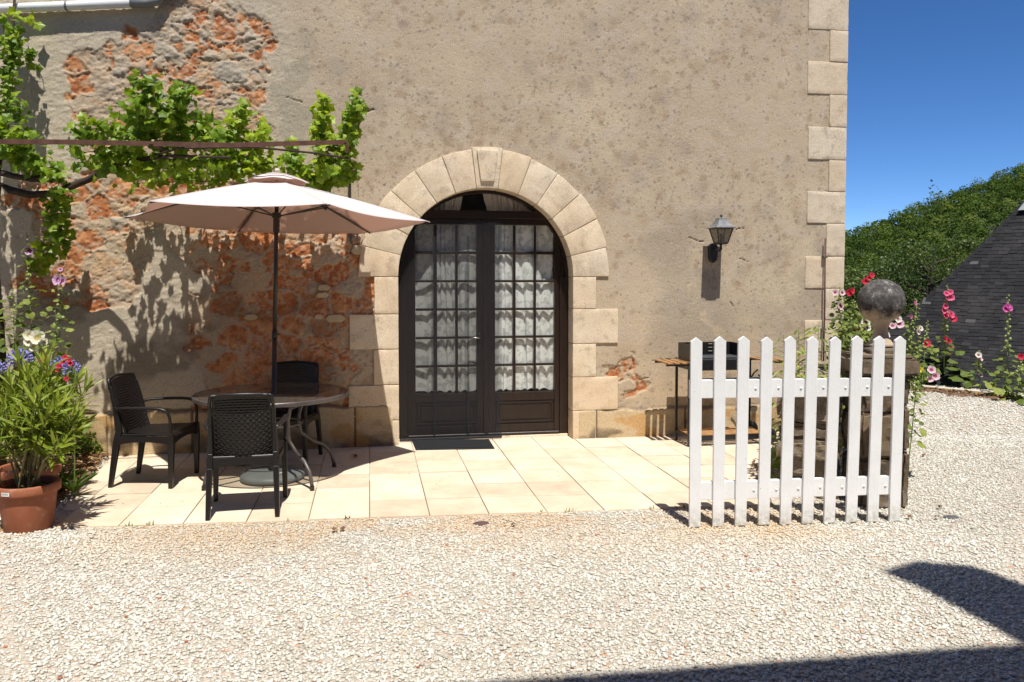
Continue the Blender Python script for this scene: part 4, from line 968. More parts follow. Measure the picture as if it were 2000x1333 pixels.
low = M_ball.math('ADD', M_ball.math('MULTIPLY', sz.outputs[2], 7.0), M_ball.math('MULTIPLY', f, 3.6))
zb = bl.z-br_*.62
lw = M_ball.n('MapRange'); M_ball.l(low, lw.inputs[0]); lw.inputs[1].default_value = zb*7+1.6; lw.inputs[2].default_value = zb*7+2.15; lw.inputs[3].default_value = 1; lw.inputs[4].default_value = 0
c = M_ball.mix(lw.outputs[0], c, M_ball.ramp(f, [(.4, (.42, .32, .22)), (.6, (.5, .42, .32)), (.68, (.12, .1, .08))]))
M_ball.l(c, M_ball.b.inputs['Base Color']); M_ball.set(Roughness=.9, Specular_IOR_Level=.2); M_ball.bump(M_ball.noise(40, 6, .7), .006); M_ball = M_ball.m
m = MB(); zb0 = bl.z-br_; prof = [(br_*math.sin(a), -br_*math.cos(a)+bl.z) for a in np.linspace(.42, math.pi-.001, 40)]
neck = [(.112, zc1+.05), (.085, zc1+.068), (.062, zc1+.10), (.051, zc1+.14), (.049, zb0-.045), (.052, zb0-.022), (.060, zb0-.006)]
m.lathe(neck+prof, 56, (bl.x, bl.y, 0)); bo_ = m.build('ball_finial', M_ball, pil, smooth=True)
m = MB(); m.lathe([(.18, zc1-.004), (.18, zc1+.030), (.172, zc1+.034), (.150, zc1+.040), (.125, zc1+.052), (.112, zc1+.056), (.05, zc1+.057)], 4, (bl.x, bl.y, 0)); m.build('finial_base', M_pst, pil, bevel=.006)
m.v = m.v

# low rubble wall from the pillar back to the house corner
M_rub = stonemat('dry rubble', (.17, .14, .10), (.27, .22, .155), (.36, .32, .27), stain=(.06, .055, .045), st=(.5, .66))
wa, wb = UD(2.22, 5.95), UD(3.02, 7.75)
rw = empty('rubble_wall', tuple(wa), math.atan2((wb-wa).y, (wb-wa).x)); tag(rw, 'low rough dry-stone wall between the pillar and the house corner', 'wall')
Lw = (wb-wa).length; rs = random.Random(9); zz = 0; k = 0
V0 = []
bmw = bmesh.new()
while zz < .78:
    h = rs.uniform(.07, .18); x = rs.uniform(-.1, 0)
    while x < Lw:
        w_ = rs.uniform(.09, .30)
        dy_ = rs.uniform(.36, .46); zo_ = rs.uniform(-.02, .02); hh_ = h*rs.uniform(.9, 1.2)
        bm = rough_box('s', x, x+w_*1.02, -dy_/2, dy_/2, zz+zo_, zz+zo_+hh_, None, None, .022, .045, rs.randint(1, 99), .03, True)
        me_ = bpy.data.meshes.new('t'); bm.to_mesh(me_); bmw.from_mesh(me_); bpy.data.meshes.remove(me_); bm.free(); x += w_
    zz += h
bmesh.ops.triangulate(bmw, faces=bmw.faces); me = bpy.data.meshes.new('stones'); bmw.to_mesh(me); bmw.free(); finish(me, 'stones', M_rub, rw)
me.attributes.new('tint', 'FLOAT', 'POINT').data.foreach_set('value', rng.random(len(me.vertices)).astype(np.float32)*.2)

# ------------------------------------------------------------------ barbecue trolley
M_bbq = simple('black enamelled steel', (.014, .014, .016), .32, .2); M_bbg = simple('dark grey steel', (.035, .04, .048), .4, .2)
M_slat = simple('oiled slats', (.36, .19, .07), .6, .3, 12, bump=.002)
YB = -.42
b0 = PW(1333, 868, YB+.0); bq = empty('barbecue', (PW(1404, 860, YB).x, YB, .012)); tag(bq, 'black charcoal barbecue trolley with slatted wooden side shelves behind the white gate', 'barbecue')
def B_(px, py, y=YB): p = PW(px, py, y); return p.x-bq.location.x, p.z-.012
lx0 = B_(1333, 800)[0]; lx1 = B_(1478, 800)[0]; D2 = .16
zsh = B_(1333, 708)[1]
m = MB()
for y in (-D2, D2): m.bar((lx0, y, .0), (lx0, y, zsh), .022, .022)
m.bar((lx0, -D2, .09), (lx0, D2, .09), .02, .02); m.build('leg_frame', M_bbq, bq)
m = MB()
for y in (-D2, D2): m.bar((lx1, y, .08), (lx1, y, zsh), .022, .022)
m.build('leg_frame', M_bbq, bq)
m = MB()
for y in (-D2, D2): m.tube([(lx1-.004, y, .52), (lx1+.01, y, .60), (lx1+.05, y, .66), (lx1+.09, y, .69)], .008, 8); m.tube([(lx1+.0, y, .56), (lx1-.03, y, .64), (lx1-.07, y, .68)], .008, 8)
m.build('shelf_bracket', M_bbq, bq)
fx0 = B_(1337, 690)[0]; fx1 = B_(1440, 690)[0]
zf0 = B_(1400, 718)[1]; zf1 = B_(1400, 698)[1]; zw = B_(1400, 668, YB+.15)[1]
m = MB(); m.box(fx0, fx1, -.17, .17, zf0-.01, zf1); m.build('charcoal_tray', M_bbq, bq, bevel=.008)
m = MB(); m.box(fx0, fx1, .155, .165, zf1, zw); m.box(fx0, fx0+.006, -.15, .155, zf1-.005, zw-.0); m.box(fx1-.006, fx1, -.15, .155, zf1-.005, zw)
m.build('windshield', M_bbq, bq)
m = MB(); x_ = B_(1387, 680, YB+.15)[0]
for i in range(4): m.box(x_-.02, x_+.022, .148, .154, zf1+.045+i*.036, zf1+.052+i*.036)
m.build('grill_slot', simple('bright slot', (.33, .29, .24), .7), bq)
m = MB()
for i in range(13): m.tube([(fx0+.01, -.14+i*.022, zf1+.01), (fx1-.01, -.14+i*.022, zf1+.01)], .003, 6)
m.build('grill_grate', M_bbg, bq)
zd = B_(1400, 740)[1]
m = MB(); m.box(lx0+.02, lx1+.02, -.17, -.155, zd-.03, zd+.03); m.build('front_panel', M_bbg, bq, bevel=.003)
def shelf(x0, x1, z, n, along, name):
    m = MB(); w_ = .34/n
    if along == 'x':
        for i in range(n): y = -.17+w_*(i+.5); m.box(x0, x1, y-w_*.36, y+w_*.36, z, z+.014)
    else:
        nn = max(3, int((x1-x0)/.062)); w2 = (x1-x0)/nn
        for i in range(nn): x = x0+w2*(i+.5); m.box(x-w2*.34, x+w2*.34, -.17, .17, z, z+.014)
    o = m.build(name, M_slat, bq, bevel=.002)
    m = MB(); 
    if along == 'x': m.bar((x0+.03, -.17, z-.009), (x0+.03, .17, z-.009), .018, .018); m.build('shelf_support', M_bbq, o); m = MB(); m.bar((x1-.03, -.17, z-.009), (x1-.03, .17, z-.009), .018, .018)
    else: m.bar((x0, -.155, z-.009), (x1, -.155, z-.009), .018, .018); m.build('shelf_support', M_bbq, o); m = MB(); m.bar((x0, .155, z-.009), (x1, .155, z-.009), .018, .018)
    m.build('shelf_support', M_bbq, o)
sx0 = B_(1290, 708)[0]; sx1 = B_(1520, 705)[0]
shelf(sx0, lx0+.06, zsh, 5, 'y', 'side_shelf'); shelf(lx1-.02, sx1, zsh+.01, 5, 'y', 'side_shelf')
shelf(lx0+.01, lx1+.0, .10, 5, 'x', 'bottom_shelf')
m = MB(); m.bar((lx0, -D2, .075), (lx1, -D2, .075), .012, .05); m.build('lower_frame', M_bbq, bq)
for y in (-.20, .18):
    m = MB(); m.tube([(lx1+.02, y-.018, .085), (lx1+.02, y+.018, .085)], .083, 28); wl = m.build('wheel', M_bbg, bq, bevel=.006, seg=2)
    m = MB(); m.tube([(lx1+.02, y-.022, .085), (lx1+.02, y-.017, .085)], .05, 24); m.build('hub_cap', M_bbq, wl)
m = MB(); m.tube([(lx1+.02, -.19, .085), (lx1+.02, .17, .085)], .007, 8); m.build('axle', M_steel, bq)

# ------------------------------------------------------------------ barn with a slate roof that comes down to the terrace
E1 = UD(5.15, 13.15); E2d = (RT*.69-FW*.724).normalized(); Nd = (RT*.724+FW*.69).normalized()
barn = empty('slate_roofed_barn', tuple(E1+Vector((0, 0, -.2)))); tag(barn, 'low barn showing only its huge dark slate roof beyond the gravel, hollyhocks along its eave', 'barn')
slp = math.atan2(2.95, 2.27); aH = 2.27; Lr = 14.0
def roofpt(s, q):     # s along the eave, q up the slope 0..1 in plan distance
    r = q*aH; z = 2.98*(q**1.18)*.98; return E1+E2d*s+Nd*r+ZZ*(z-.10)
pos = []; Ms = []; tn = []
nc = 58; prevz = None
for j in range(nc):
    q0 = j/nc; p0 = roofpt(0, q0); p1 = roofpt(0, (j+1)/nc); up = (p1-p0); hlen = up.length; up.normalize(); n_ = E2d.cross(up).normalized()
    if n_.z < 0: n_ = -n_
    x = q0*aH - .02; fw = True
    xmax = Lr - q0*aH
    while x < min(xmax, 7.2):
        w_ = random.uniform(.10, .16)*(random.uniform(.4, 1) if fw else 1); fw = False; ln = hlen*2.1
        c0 = p0+E2d*(x+w_/2)+up*(ln/2-.012+random.uniform(-.009, .009))+n_*(.004+random.uniform(0, .005))
        tl = random.uniform(-.035, .035); u2 = (up+n_*(-.075+random.uniform(-.02, .012))).normalized(); e_ = (E2d+n_*tl).normalized(); n3 = e_.cross(u2)
        Ms.append(np.array([[e_.x*w_*.97, u2.x*ln, n3.x*.008], [e_.y*w_*.985, u2.y*ln, n3.y*.008], [e_.z*w_*.985, u2.z*ln, n3.z*.008]])); pos.append(c0[:])
        tn.append(min(.9, max(0, random.gauss(.40, .22)))+(.4 if random.random() < .005 else 0)); x += w_
cube = np.array([(x, y, z) for z in (-.5, .5) for y in (-.5, .5) for x in (-.5, .5)]); cf = np.array([(0,2,3,1),(4,5,7,6),(0,1,5,4),(2,6,7,3),(0,4,6,2),(1,3,7,5)])
o = finish(scatter('slates', cube, cf, pos, np.array(Ms), np.array(tn)), 'slates', M_slate, barn)
o.matrix_parent_inverse = Matrix.Translation(-barn.location)
m = MB()      # body of the roof, walls below
bl_ = barn.location
def rp_(s, q, side=0): return roofpt(s, q)-bl_-ZZ*.03
cA, cB = E1-bl_-ZZ*.03+ZZ*.1, None
nq = 12
for i in range(nq):
    q0, q1 = i/nq, (i+1)/nq
    m.add([rp_(q0*aH, q0), rp_(Lr-q0*aH, q0), rp_(Lr-q1*aH, q1), rp_(q1*aH, q1)], [(0,1,2,3)])
    # hip end towards the left-back, and the far slope
    h = lambda q, k: roofpt(q*aH, q)-bl_-ZZ*.03 + Nd*((2*aH-2*q*aH) if k else 0)
    m.add([h(q0, 0), h(q1, 0), h(q1, 1), h(q0, 1)], [(0,1,2,3)])
    h2 = lambda q, s: roofpt(s, q)-bl_-ZZ*.03 + Nd*(2*aH-2*q*aH)
    m.add([h2(q0, q0*aH), h2(q1, q1*aH), h2(q1, Lr-q1*aH), h2(q0, Lr-q0*aH)], [(0,1,2,3)])
m.build('roof', M_slate, barn)
m = MB(); w0 = E1-bl_
m.prism([tuple(w0+E2d*.3+Nd*.3-ZZ*.1), tuple(w0+E2d*(Lr-.3)+Nd*.3-ZZ*.1), tuple(w0+E2d*(Lr-.3)+Nd*(2*aH-.3)-ZZ*.1), tuple(w0+E2d*.3+Nd*(2*aH-.3)-ZZ*.1)], (0, 0, 0), (0, 0, -3)); m.build('wall', M_rend, barn)
m = MB(); r0, r1 = roofpt(aH, 1)-bl_, roofpt(Lr-aH, 1)-bl_
m.prism([tuple(r0-E2d*.06+Nd*.16-ZZ*.10), tuple(r0-E2d*.06-Nd*.16-ZZ*.10), tuple(r0-E2d*.0+ZZ*.05)], (0, 0, 0), tuple(r1-r0)); m.build('ridge_cap', simple('zinc', (.33, .36, .38), .4, .1, metal=.3), barn)
m = MB(); ka, kb = UD(4.9, 12.75), UD(7.9, 9.55)
kdir = (kb-ka).normalized()
kk = empty('stone_kerb', tuple(ka)); tag(kk, 'grey stone edging between the gravel and the slate roof', 'kerb')
for i in range(9): 
    p = kdir*(i*.5); rough = i*.7; m = MB(); q0 = p+kdir*.008; q1 = p+kdir*.49; n_ = Vector((-kdir.y, kdir.x, 0)); m.prism([tuple(q0-n_*.05), tuple(q1-n_*.05), tuple(q1+n_*.05), tuple(q0+n_*.05)], (0, 0, -.15), (0, 0, .065+random.uniform(-.006, .006))); m.build('edging_stone', M_quoin, kk, bevel=.008)
# strip of soil and leaf litter in front of the kerb
soil = simple('dry brown soil', (.15, .085, .05), .95, .4, 12, bump=.02, bscale=30)
m = MB(); n_ = Vector((-kdir.y, kdir.x, 0)) * (1 if Vector((-kdir.y, kdir.x, 0)).dot(FW) > 0 else -1)
P0 = [ka-n_*.08-kdir*1, kb-n_*.08]; V = []
nseg = 40
for i in range(nseg+1):
    p = P0[0].lerp(P0[1], i/nseg); w_ = .22+.12*math.sin(i*1.7)+.08*math.sin(i*.6); V += [tuple(p+ZZ*.006+n_*.1), tuple(p-n_*w_*.5+ZZ*.03), tuple(p-n_*w_+ZZ*.002)]
F = [(i*3+k, i*3+k+1, i*3+k+4, i*3+k+3) for i in range(nseg) for k in (0, 1)]
m.add(V, F); o = m.build('flower_bed', soil); o['kind'] = 'structure'
bedL = [G(-60, 1010), G(95, 1012), G(135, 975), G(180, 925), G(208, 880), PW(205, 870, .0), PW(-200, 850, .0)]
V = []; NB = 40
xs = np.linspace(-5.2, -2.0, 60); ys = np.linspace(-2.2, .02, 40); XX, YY = np.meshgrid(xs, ys)
le = np.interp(YY, [q.y for q in lft], [q.x for q in lft])
ZZm = .004+.045*ss(0, .18, le-.03-XX)*ss(-1.95, -1.1, YY)*(.4+fbm(XX*6, YY*6, 4, 2)) - .02*(le-.03 < XX)
I = np.arange(XX.size).reshape(XX.shape); a = I[:-1, :-1]; nx_ = len(xs); F = np.stack([a, a+1, a+1+nx_, a+nx_], -1).reshape(-1, 4)
bd = finish(npmesh('planting_soil', np.stack([XX, YY, ZZm], -1).reshape(-1, 3), F, smooth=True), 'planting_soil', simple('dry bed soil', (.30, .20, .12), .95, .5, 14, bump=.015, bscale=40)); bd['kind'] = 'structure'

# ------------------------------------------------------------------ wooded hill
M_land = simple('rough grass land', (.05, .07, .02), .95, .4, .05)
us = np.linspace(-220, 420, 90); ds = np.concatenate([np.linspace(15, 60, 12), np.linspace(68, 420, 46)])
UU, DD = np.meshgrid(us, ds)
def hillz(U, D):
    ridge = 1.4+.40*(U-74.5); ridge = np.maximum(ridge, -6)
    ridge = ridge+4*(fbm(U*.02, D*0, 3, 4)-.5)
    z = -3.2+(ridge+3.2)*ss(50, 205, D)
    return z-.35*np.maximum(0, D-230)*ss(230, 320, D)
ZZ_ = hillz(UU, DD)
Xw = CAM.x+RT.x*UU+FW.x*DD; Yw = CAM.y+RT.y*UU+FW.y*DD
I = np.arange(UU.size).reshape(UU.shape); a = I[:-1, :-1]; nn_ = len(us); F = np.stack([a, a+1, a+1+nn_, a+nn_], -1).reshape(-1, 4)
hl = finish(npmesh('hill', np.stack([Xw, Yw, ZZ_], -1).reshape(-1, 3), F, smooth=True), 'hill', M_land); hl['kind'] = 'structure'
m = MB(); m.add([(-900, -900, -3.6), (1200, -900, -3.6), (1200, 1500, -3.6), (-900, 1500, -3.6)], [(0,1,2,3)]); o = m.build('land', M_land); o['kind'] = 'structure'
# retaining faces of the terrace
m = MB(); m.box(-40, 30, 9.45, 9.75, -3.6, -.01); m.build('terrace_wall', M_quoin)['label'] = 'stone retaining wall holding the gravel terrace'; bpy.data.objects['terrace_wall']['category'] = 'wall'
M_for = leafmat('woodland leaves', (.020, .042, .006), (.062, .105, .013), (.155, .19, .035), trans=.25, rough=.7, spec=.15)
quad = np.array([(-.5, -.35, 0), (.1, -.5, .12), (.5, .3, 0), (-.15, .5, .1)]); qf = np.array([(0, 1, 2, 3)])
def crown_cloud(c, r, n, leaf, tint0, flat=.8, lump=5, seed=0, fill=.62):
    rg = np.random.default_rng(seed); th = rg.random(n)*2*np.pi; cz = rg.random(n)*1.6-.6; cz = np.clip(cz, -1, 1); sr = np.sqrt(1-cz*cz)
    D = np.stack([sr*np.cos(th), sr*np.sin(th), cz], -1); L = rg.normal(size=(lump, 3)); L /= np.linalg.norm(L, axis=1, keepdims=True)
    b_ = np.max(D @ L.T, axis=1); rad = (fill+(1-fill)*rg.random(n)**.6)*(.72+.34*np.clip(b_, 0, 1)**3)
    P = np.asarray(c)+D*rad[:, None]*np.array([r, r, r*flat])
    N_o = D+np.array([0, 0, .25])+rg.normal(size=(n, 3))*(.45 if leaf > .2 else .75); T_o = np.cross(N_o, rg.normal(size=(n, 3))); T_o /= np.linalg.norm(T_o, axis=1, keepdims=True); N_o /= np.linalg.norm(N_o, axis=1, keepdims=True); M = np.stack([np.cross(T_o, N_o), T_o, N_o], -1)*(leaf*(.6+.8*rg.random(n)))[:, None, None]
    t = np.clip(tint0+(rg.random(n)-.5)*(.14 if leaf > .2 else .35)+.12*(b_-.6), 0, 1); return P, M, t
PP = []; MM_ = []; TT = []
rh = np.random.default_rng(21); cnt = 0
ntree = 0
for d in np.arange(62, 246, 4.6):
    for u in np.arange(d*.33, d*.76, 4.4):
        uu, dd = u+rh.uniform(-1.8, 1.8), d+rh.uniform(-1.8, 1.8); r = rh.uniform(1.7, 3.0); z = float(hillz(np.array(uu), np.array(dd)))
        p = CAM+RT*uu+FW*dd; big = dd < 110
        n = int(380 if big else 250); P, M, t = crown_cloud((p.x, p.y, z+r*.75+.6), r, n, .33 if big else .38, rh.choice([.2, .32, .45, .55, .7, .85], p=[.1, .2, .27, .23, .12, .08]), flat=.9*rh.uniform(.8, 1.3), seed=int(rh.integers(1e9)))
        PP.append(P); MM_.append(M); TT.append(t); ntree += 1
me = scatter('hill_woodland', quad, qf, np.concatenate(PP), np.concatenate(MM_), np.concatenate(TT))
wd = finish(me, 'hill_woodland', M_for); tag(wd, kind='stuff')

M_bark = simple('grey bark', (.045, .034, .025), .95, .3, 6, bump=.01)
M_tl = leafmat('tree leaves', (.022, .042, .007), (.065, .10, .017), (.16, .20, .045), trans=.3, rough=.45, spec=.4)
def tree(u, d, zg, h, r, n, leafs, lab, seed, flat=1.0, spire=False, name='leafy_tree'):
    p = UD(u, d, zg); t0 = empty(name, tuple(p)); tag(t0, lab, 'tree'); rg = random.Random(seed); m = MB()
    m.tube([(0, 0, 0), (.1, .05, h*.25), (0, 0, h*.5), (.1, -.1, h*.85)], [.17*h/7, .13*h/7, .09*h/7, .03], 8)
    PP, MMs, TT = [], [], []; nb = 22
    for i in range(nb):
        a = i*2.4+rg.uniform(-.4, .4); f = (i+.5)/nb; z0 = h*(.18+.6*f); rr = r*(1-.55*f**1.6)*rg.uniform(.55, 1.0); zz = z0+rr*.45
        e = Vector((math.cos(a)*rr, math.sin(a)*rr, zz)); m.tube([(0, 0, z0), (e.x*.5, e.y*.5, z0+(zz-z0)*.35), tuple(e)], [.05*h/7, .03*h/7, .008], 5)
        P, M, t = crown_cloud(e[:], r*rg.uniform(.26, .42), n//nb, leafs, rg.choice([.25, .4, .5, .6, .72]), flat=.8, lump=4, seed=seed*100+i, fill=.25)
        PP.append(P); MMs.append(M); TT.append(t)
    if spire:
        P, M, t = crown_cloud((.15, 0, h*1.02), .35, 120, leafs, .4, flat=2.0, seed=seed, fill=.1); PP.append(P); MMs.append(M); TT.append(t)
    m.build('trunk', M_bark, t0); o = finish(scatter('crown', quad, qf, np.concatenate(PP), np.concatenate(MMs), np.concatenate(TT)), 'crown', M_tl, t0)
def tu(px, d): return (px-1000)/FPX*d
tree(tu(1690, 24), 24, -3.4, 5.9, 2.1, 13000, .062, 'leafy green tree beyond the yard, just beside the house corner', 3)
tree(tu(1812, 23), 23, -3.4, 7.0, 2.3, 17000, .06, 'tallest leafy tree below the hill, its thin top sticking into the sky', 5, spire=True)
tree(tu(1885, 27), 27, -3.4, 6.2, 2.5, 13000, .065, 'leafy tree beyond the yard, half hidden by the slate roof', 8)
tree(tu(1750, 34), 34, -3.6, 6.5, 2.8, 12000, .08, 'broad tree farther off between the house corner and the tallest tree', 12)
tree(tu(1655, 36), 36, -3.6, 6.3, 2.6, 9000, .085, 'darker small tree farther off, partly behind the house corner', 15)

# ------------------------------------------------------------------ the house across the yard whose eave throws the shadow in front
nh = empty('neighbour_house', tuple(UD(1, -2, 0)), math.atan2(RT.y, RT.x)); tag(nh, 'rendered house behind the viewer whose eave and side roof shade the gravel corner', 'house'); NL = nh.location
def back(p, z): return p - LD*(z/(-LD.z))
ze = 6.6; e0 = back(G(900, 1342), ze); e1_ = back(G(2000, 1262), ze)
ed = (e1_-e0).normalized(); inw = -FW
rotN = Matrix.Rotation(-nh.rotation_euler.z, 4, 'Z')
def N_(p): return rotN @ (Vector(p)-NL)
pA, pB = e0-ed*9, e1_+ed*6
m = MB(); ti = Vector((0, 0, 1)); q = [pA, pB, pB+inw*5+ti*3.2, pA+inw*5+ti*3.2]
m.prism([tuple(N_(p+ti*ze*0)) for p in q], (0, 0, -.04), (0, 0, .05)); m.build('roof', M_slate, nh)
m = MB(); q = [pA+inw*.75-ti*.1, pB+inw*.75-ti*.1, pB+inw*9-ti*.1, pA+inw*9-ti*.1]
m.prism([tuple(N_(p)) for p in q], (0, 0, 0), (0, 0, -ze+.1)); m.build('wall', M_rend, nh)
zs2 = 7.6; poly = [(1725, 1119), (1788, 1099), (1895, 1107), (1950, 1124), (2010, 1146), (2200, 1200), (2300, 1290), (2004, 1264), (1930, 1222), (1870, 1190), (1800, 1152)]
m = MB(); m.prism([tuple(N_(back(G(*p), zs2))) for p in poly], (0, 0, -.03), (0, 0, .03)); m.build('side_roof', M_slate, nh)

# ------------------------------------------------------------------ plants
M_vine = leafmat('vine leaves', (.05, .11, .010), (.165, .275, .020), (.38, .48, .035), trans=.45, rough=.42, spec=.4)
M_vstem = simple('vine bark', (.045, .030, .020), .95, .4, 20, bump=.006, bscale=40)
M_green = simple('green stem', (.13, .19, .04), .6, .3, 20)
def lobed(n_l=5, depth=.33, pts=20):
    o = [(0, 0, 0)]
    for k in range(pts):
        a = -math.pi/2+2*math.pi*k/pts; r = .5*(1-depth*(.5-.5*math.cos(n_l*(a+math.pi/2)+math.pi*(n_l % 2)*0))*(1 if abs(a+math.pi/2) > .1 else .3))*(.85+.15*math.cos(a-math.pi/2))
        r *= (1+.05*(-1)**k); o.append((r*math.cos(a), r*math.sin(a)+.42, -.10*abs(math.cos(a))*r*2+.03*math.sin(a*3)))
    o[0] = (0, .42, .05)
    return np.array(o), np.array([(0, k+1, (k+1) % pts+1) for k in range(pts)])
GL, GF = lobed()
SL = np.array([(0, 0, 0), (.07, .25, .02), (.085, .5, .0), (.05, .8, -.04), (0, 1, -.10), (-.05, .8, -.04), (-.085, .5, 0), (-.07, .25, .02), (0, .5, -.03)]); SF = np.array([(8, i, (i+1) % 8) for i in range(8)])
OL = SL*np.array([2.4, 1, 1])
def frames(dirs, ups, size, roll=None):
    """leaf matrices: local y along dirs, local z near ups"""
    y = dirs/np.linalg.norm(dirs, axis=1, keepdims=True); x = np.cross(y, ups); x /= np.linalg.norm(x, axis=1, keepdims=True)+1e-9; z = np.cross(x, y)
    return np.stack([x, y, z], -1)*size[:, None, None]
class Leaves:
    def __init__(s, seed): s.p, s.m, s.t = [], [], []; s.g = np.random.default_rng(seed)
    def add(s, P, dirs, ups, size, tint): s.p.append(P); s.m.append(frames(dirs, ups, size)); s.t.append(np.clip(tint, 0, 1))
    def build(s, name, tv, tf, mat, parent):
        off = np.array(parent.location); o = finish(scatter(name, tv, tf, np.concatenate(s.p)-off, np.concatenate(s.m), np.concatenate(s.t)), name, mat); o.parent = parent
        return o
# grapevine
g0 = PW(-8, 890, -.35)
vn_ = empty('grapevine', (g0.x, g0.y, 0)); tag(vn_, 'green grapevine with a dark twisted trunk trained over the rusty trellis and up the wall', 'vine')
def V_(p): return Vector(p)-vn_.location
m = MB(); tk = [PW(-6, 900, -.5), PW(2, 760, -.5), PW(-4, 650, -.48), PW(-12, 540, -.5), PW(-14, 430, -.5), PW(-6, 355, -.5), PW(20, 372, -.5), PW(60, 381, -.5), PW(105, 378, -.5), PW(140, 364, -.5), PW(175, 350, -.5), PW(205, 330, -.6), PW(240, 318, -.8), PW(330, 305, -1.0), PW(450, 308, -1.1)]
tk[0].z = 0
m.tube([V_(p) for p in tk], [.07, .055, .05, .045, .04, .038, .034, .030, .029, .030, .028, .026, .02, .014, .010], 10); m.build('trunk', M_vstem, vn_, smooth=True)
m = MB(); m.tube([V_(PW(-10, 335, -.5)), V_(PW(30, 345, -.55)), V_(PW(60, 350, -.55)), V_(PW(90, 349, -.55)), V_(PW(103, 353, -.55))], [.03, .024, .026, .034, .02], 10)
m.tube([V_(PW(-8, 350, -.5)), V_(PW(5, 270, -.3)), V_(PW(20, 180, -.15)), V_(PW(25, 60, -.12)), V_(PW(30, -30, -.12))], [.03, .022, .02, .015, .01], 8); m.build('branch', M_vstem, vn_, smooth=True)
lv = Leaves(4); st_ = MB(); rg = np.random.default_rng(8)
def shoot(path, n, spread, size=.105, tint=.5, offj=.12, droop=.5, stem=.0035):
    """path: (px, py, distance out from the wall)"""
    K = np.array([tuple(PW(a, b_, -c_)) for a, b_, c_ in path]); seg = np.r_[0, np.cumsum(np.linalg.norm(np.diff(K, axis=0), axis=1))]
    t = rg.random(n)*seg[-1]; P = np.stack([np.interp(t, seg, K[:, i]) for i in range(3)], -1)
    if stem: st_.tube([V_(Vector(k)) for k in K], stem, 5)
    P = P+rg.normal(size=(n, 3))*np.array([spread, offj, spread])*.6
    dr = rg.normal(size=(n, 3))*.7+np.array([0, -.35, -droop]); up = rg.normal(size=(n, 3))*.42+np.array([0, -.75, .75])
    P[:, 1] = np.minimum(P[:, 1], -.03)
    lv.add(P, dr, up, size*(.55+.75*rg.random(n)), tint+(rg.random(n)-.5)*.55)
A = 1.15
# mass over the bar
for path, n, s, t in (
    ([(150, 262, A), (190, 250, A-.1), (250, 255, A-.1)], 60, .09, .45),
    ([(140, 300, .9), (200, 295, .9), (260, 300, .9)], 75, .10, .40),
    ([(265, 235, A), (280, 190, A-.05), (292, 150, A)], 75, .055, .40),
    ([(280, 240, .95), (330, 225, .95), (350, 200, A), (372, 165, A)], 120, .08, .35),
    ([(230, 260, .9), (300, 255, .8), (380, 250, .9), (430, 260, .5)], 190, .11, .38),
    ([(210, 315, .7), (300, 310, .9), (390, 315, .9), (460, 315, .5)], 200, .12, .45),
    ([(255, 345, .4), (330, 350, .6), (400, 355, .6), (440, 350, .4)], 60, .07, .5),
    ([(440, 290, .62), (470, 240, .62), (462, 215, .62), (478, 212, .62)], 70, .06, .62),
    ([(420, 280, .8), (480, 285, .45), (530, 290, .45)], 110, .10, .58),
    ([(440, 330, .5), (490, 330, .5), (530, 318, .5)], 90, .09, .62), ([(495, 260, .62), (522, 250, .62)], 22, .04, .7),
    ([(560, 285, .5), (575, 320, .5), (600, 345, .5)], 60, .07, .5), ([(600, 350, .4), (650, 345, .4), (672, 320, .45)], 75, .07, .55),
    ([(632, 340, .62), (628, 280, .62), (625, 235, .62), (634, 192, .62)], 95, .045, .72), ([(640, 260, .62), (655, 275, .62)], 18, .04, .7),
    ([(660, 330, .62), (676, 280, .62), (688, 235, .62), (697, 192, .62)], 120, .052, .55), ([(690, 320, .4), (680, 350, .4)], 20, .04, .5),
    ([(0, 30, .25), (30, 70, .25), (30, 110, .3)], 34, .07, .55), ([(10, 60, .3), (15, 120, .3), (10, 180, .35)], 60, .10, .35),
    ([(55, 90, .3), (60, 110, .3)], 12, .04, .25), ([(5, 180, .4), (20, 230, .45), (10, 280, .5)], 70, .10, .38),
    ([(20, 255, .6), (60, 270, .7)], 30, .06, .55), ([(5, 300, .5), (40, 300, .55), (70, 305, .6)], 80, .09, .4),
    ([(60, 320, .5), (90, 325, .6), (100, 345, .6)], 36, .06, .5), ([(105, 320, .55), (118, 345, .55), (112, 370, .55)], 34, .05, .45),
    ([(105, 385, .5), (110, 420, .4), (120, 440, .4), (118, 480, .35)], 85, .055, .35), ([(80, 470, .3), (95, 490, .3), (70, 520, .3)], 34, .06, .45),
    ([(135, 380, .4), (130, 395, .4)], 8, .03, .4), ([(30, 25, .2), (50, 38, .2), (62, 38, .25)], 9, .03, .8),
    # back rows nearer the wall, seen between the front leaves
    ([(240, 300, .35), (330, 310, .35), (450, 325, .35)], 90, .12, .3), ([(-60, 100, .3), (-40, 220, .4), (-60, 320, .5)], 80, .14, .4)):
    shoot(path, int(n*(2.3 if path[0][0] > 540 else 1.35)), s, size=.094, tint=t+.08)
# tendrils
for a, b_ in (((688, 330), (700, 385)), ((560, 330), (565, 350)), ((700, 215), (716, 228)), ((50, 130), (75, 100))):
    st_.tube([V_(PW(*a, -.9)), V_(PW((a[0]+b_[0])/2+5, (a[1]+b_[1])/2, -.9)), V_(PW(*b_, -.85))], .002, 4)
st_.tube([V_(PW(205, 330, -.6)), V_(PW(350, 290, -1.15)), V_(PW(500, 288, -1.2)), V_(PW(620, 300, -1.2)), V_(PW(680, 310, -1.0))], .009, 6)
st_.build('shoots', M_vstem, vn_)
lf_ = lv.build('foliage', GL, GF, M_vine, vn_)

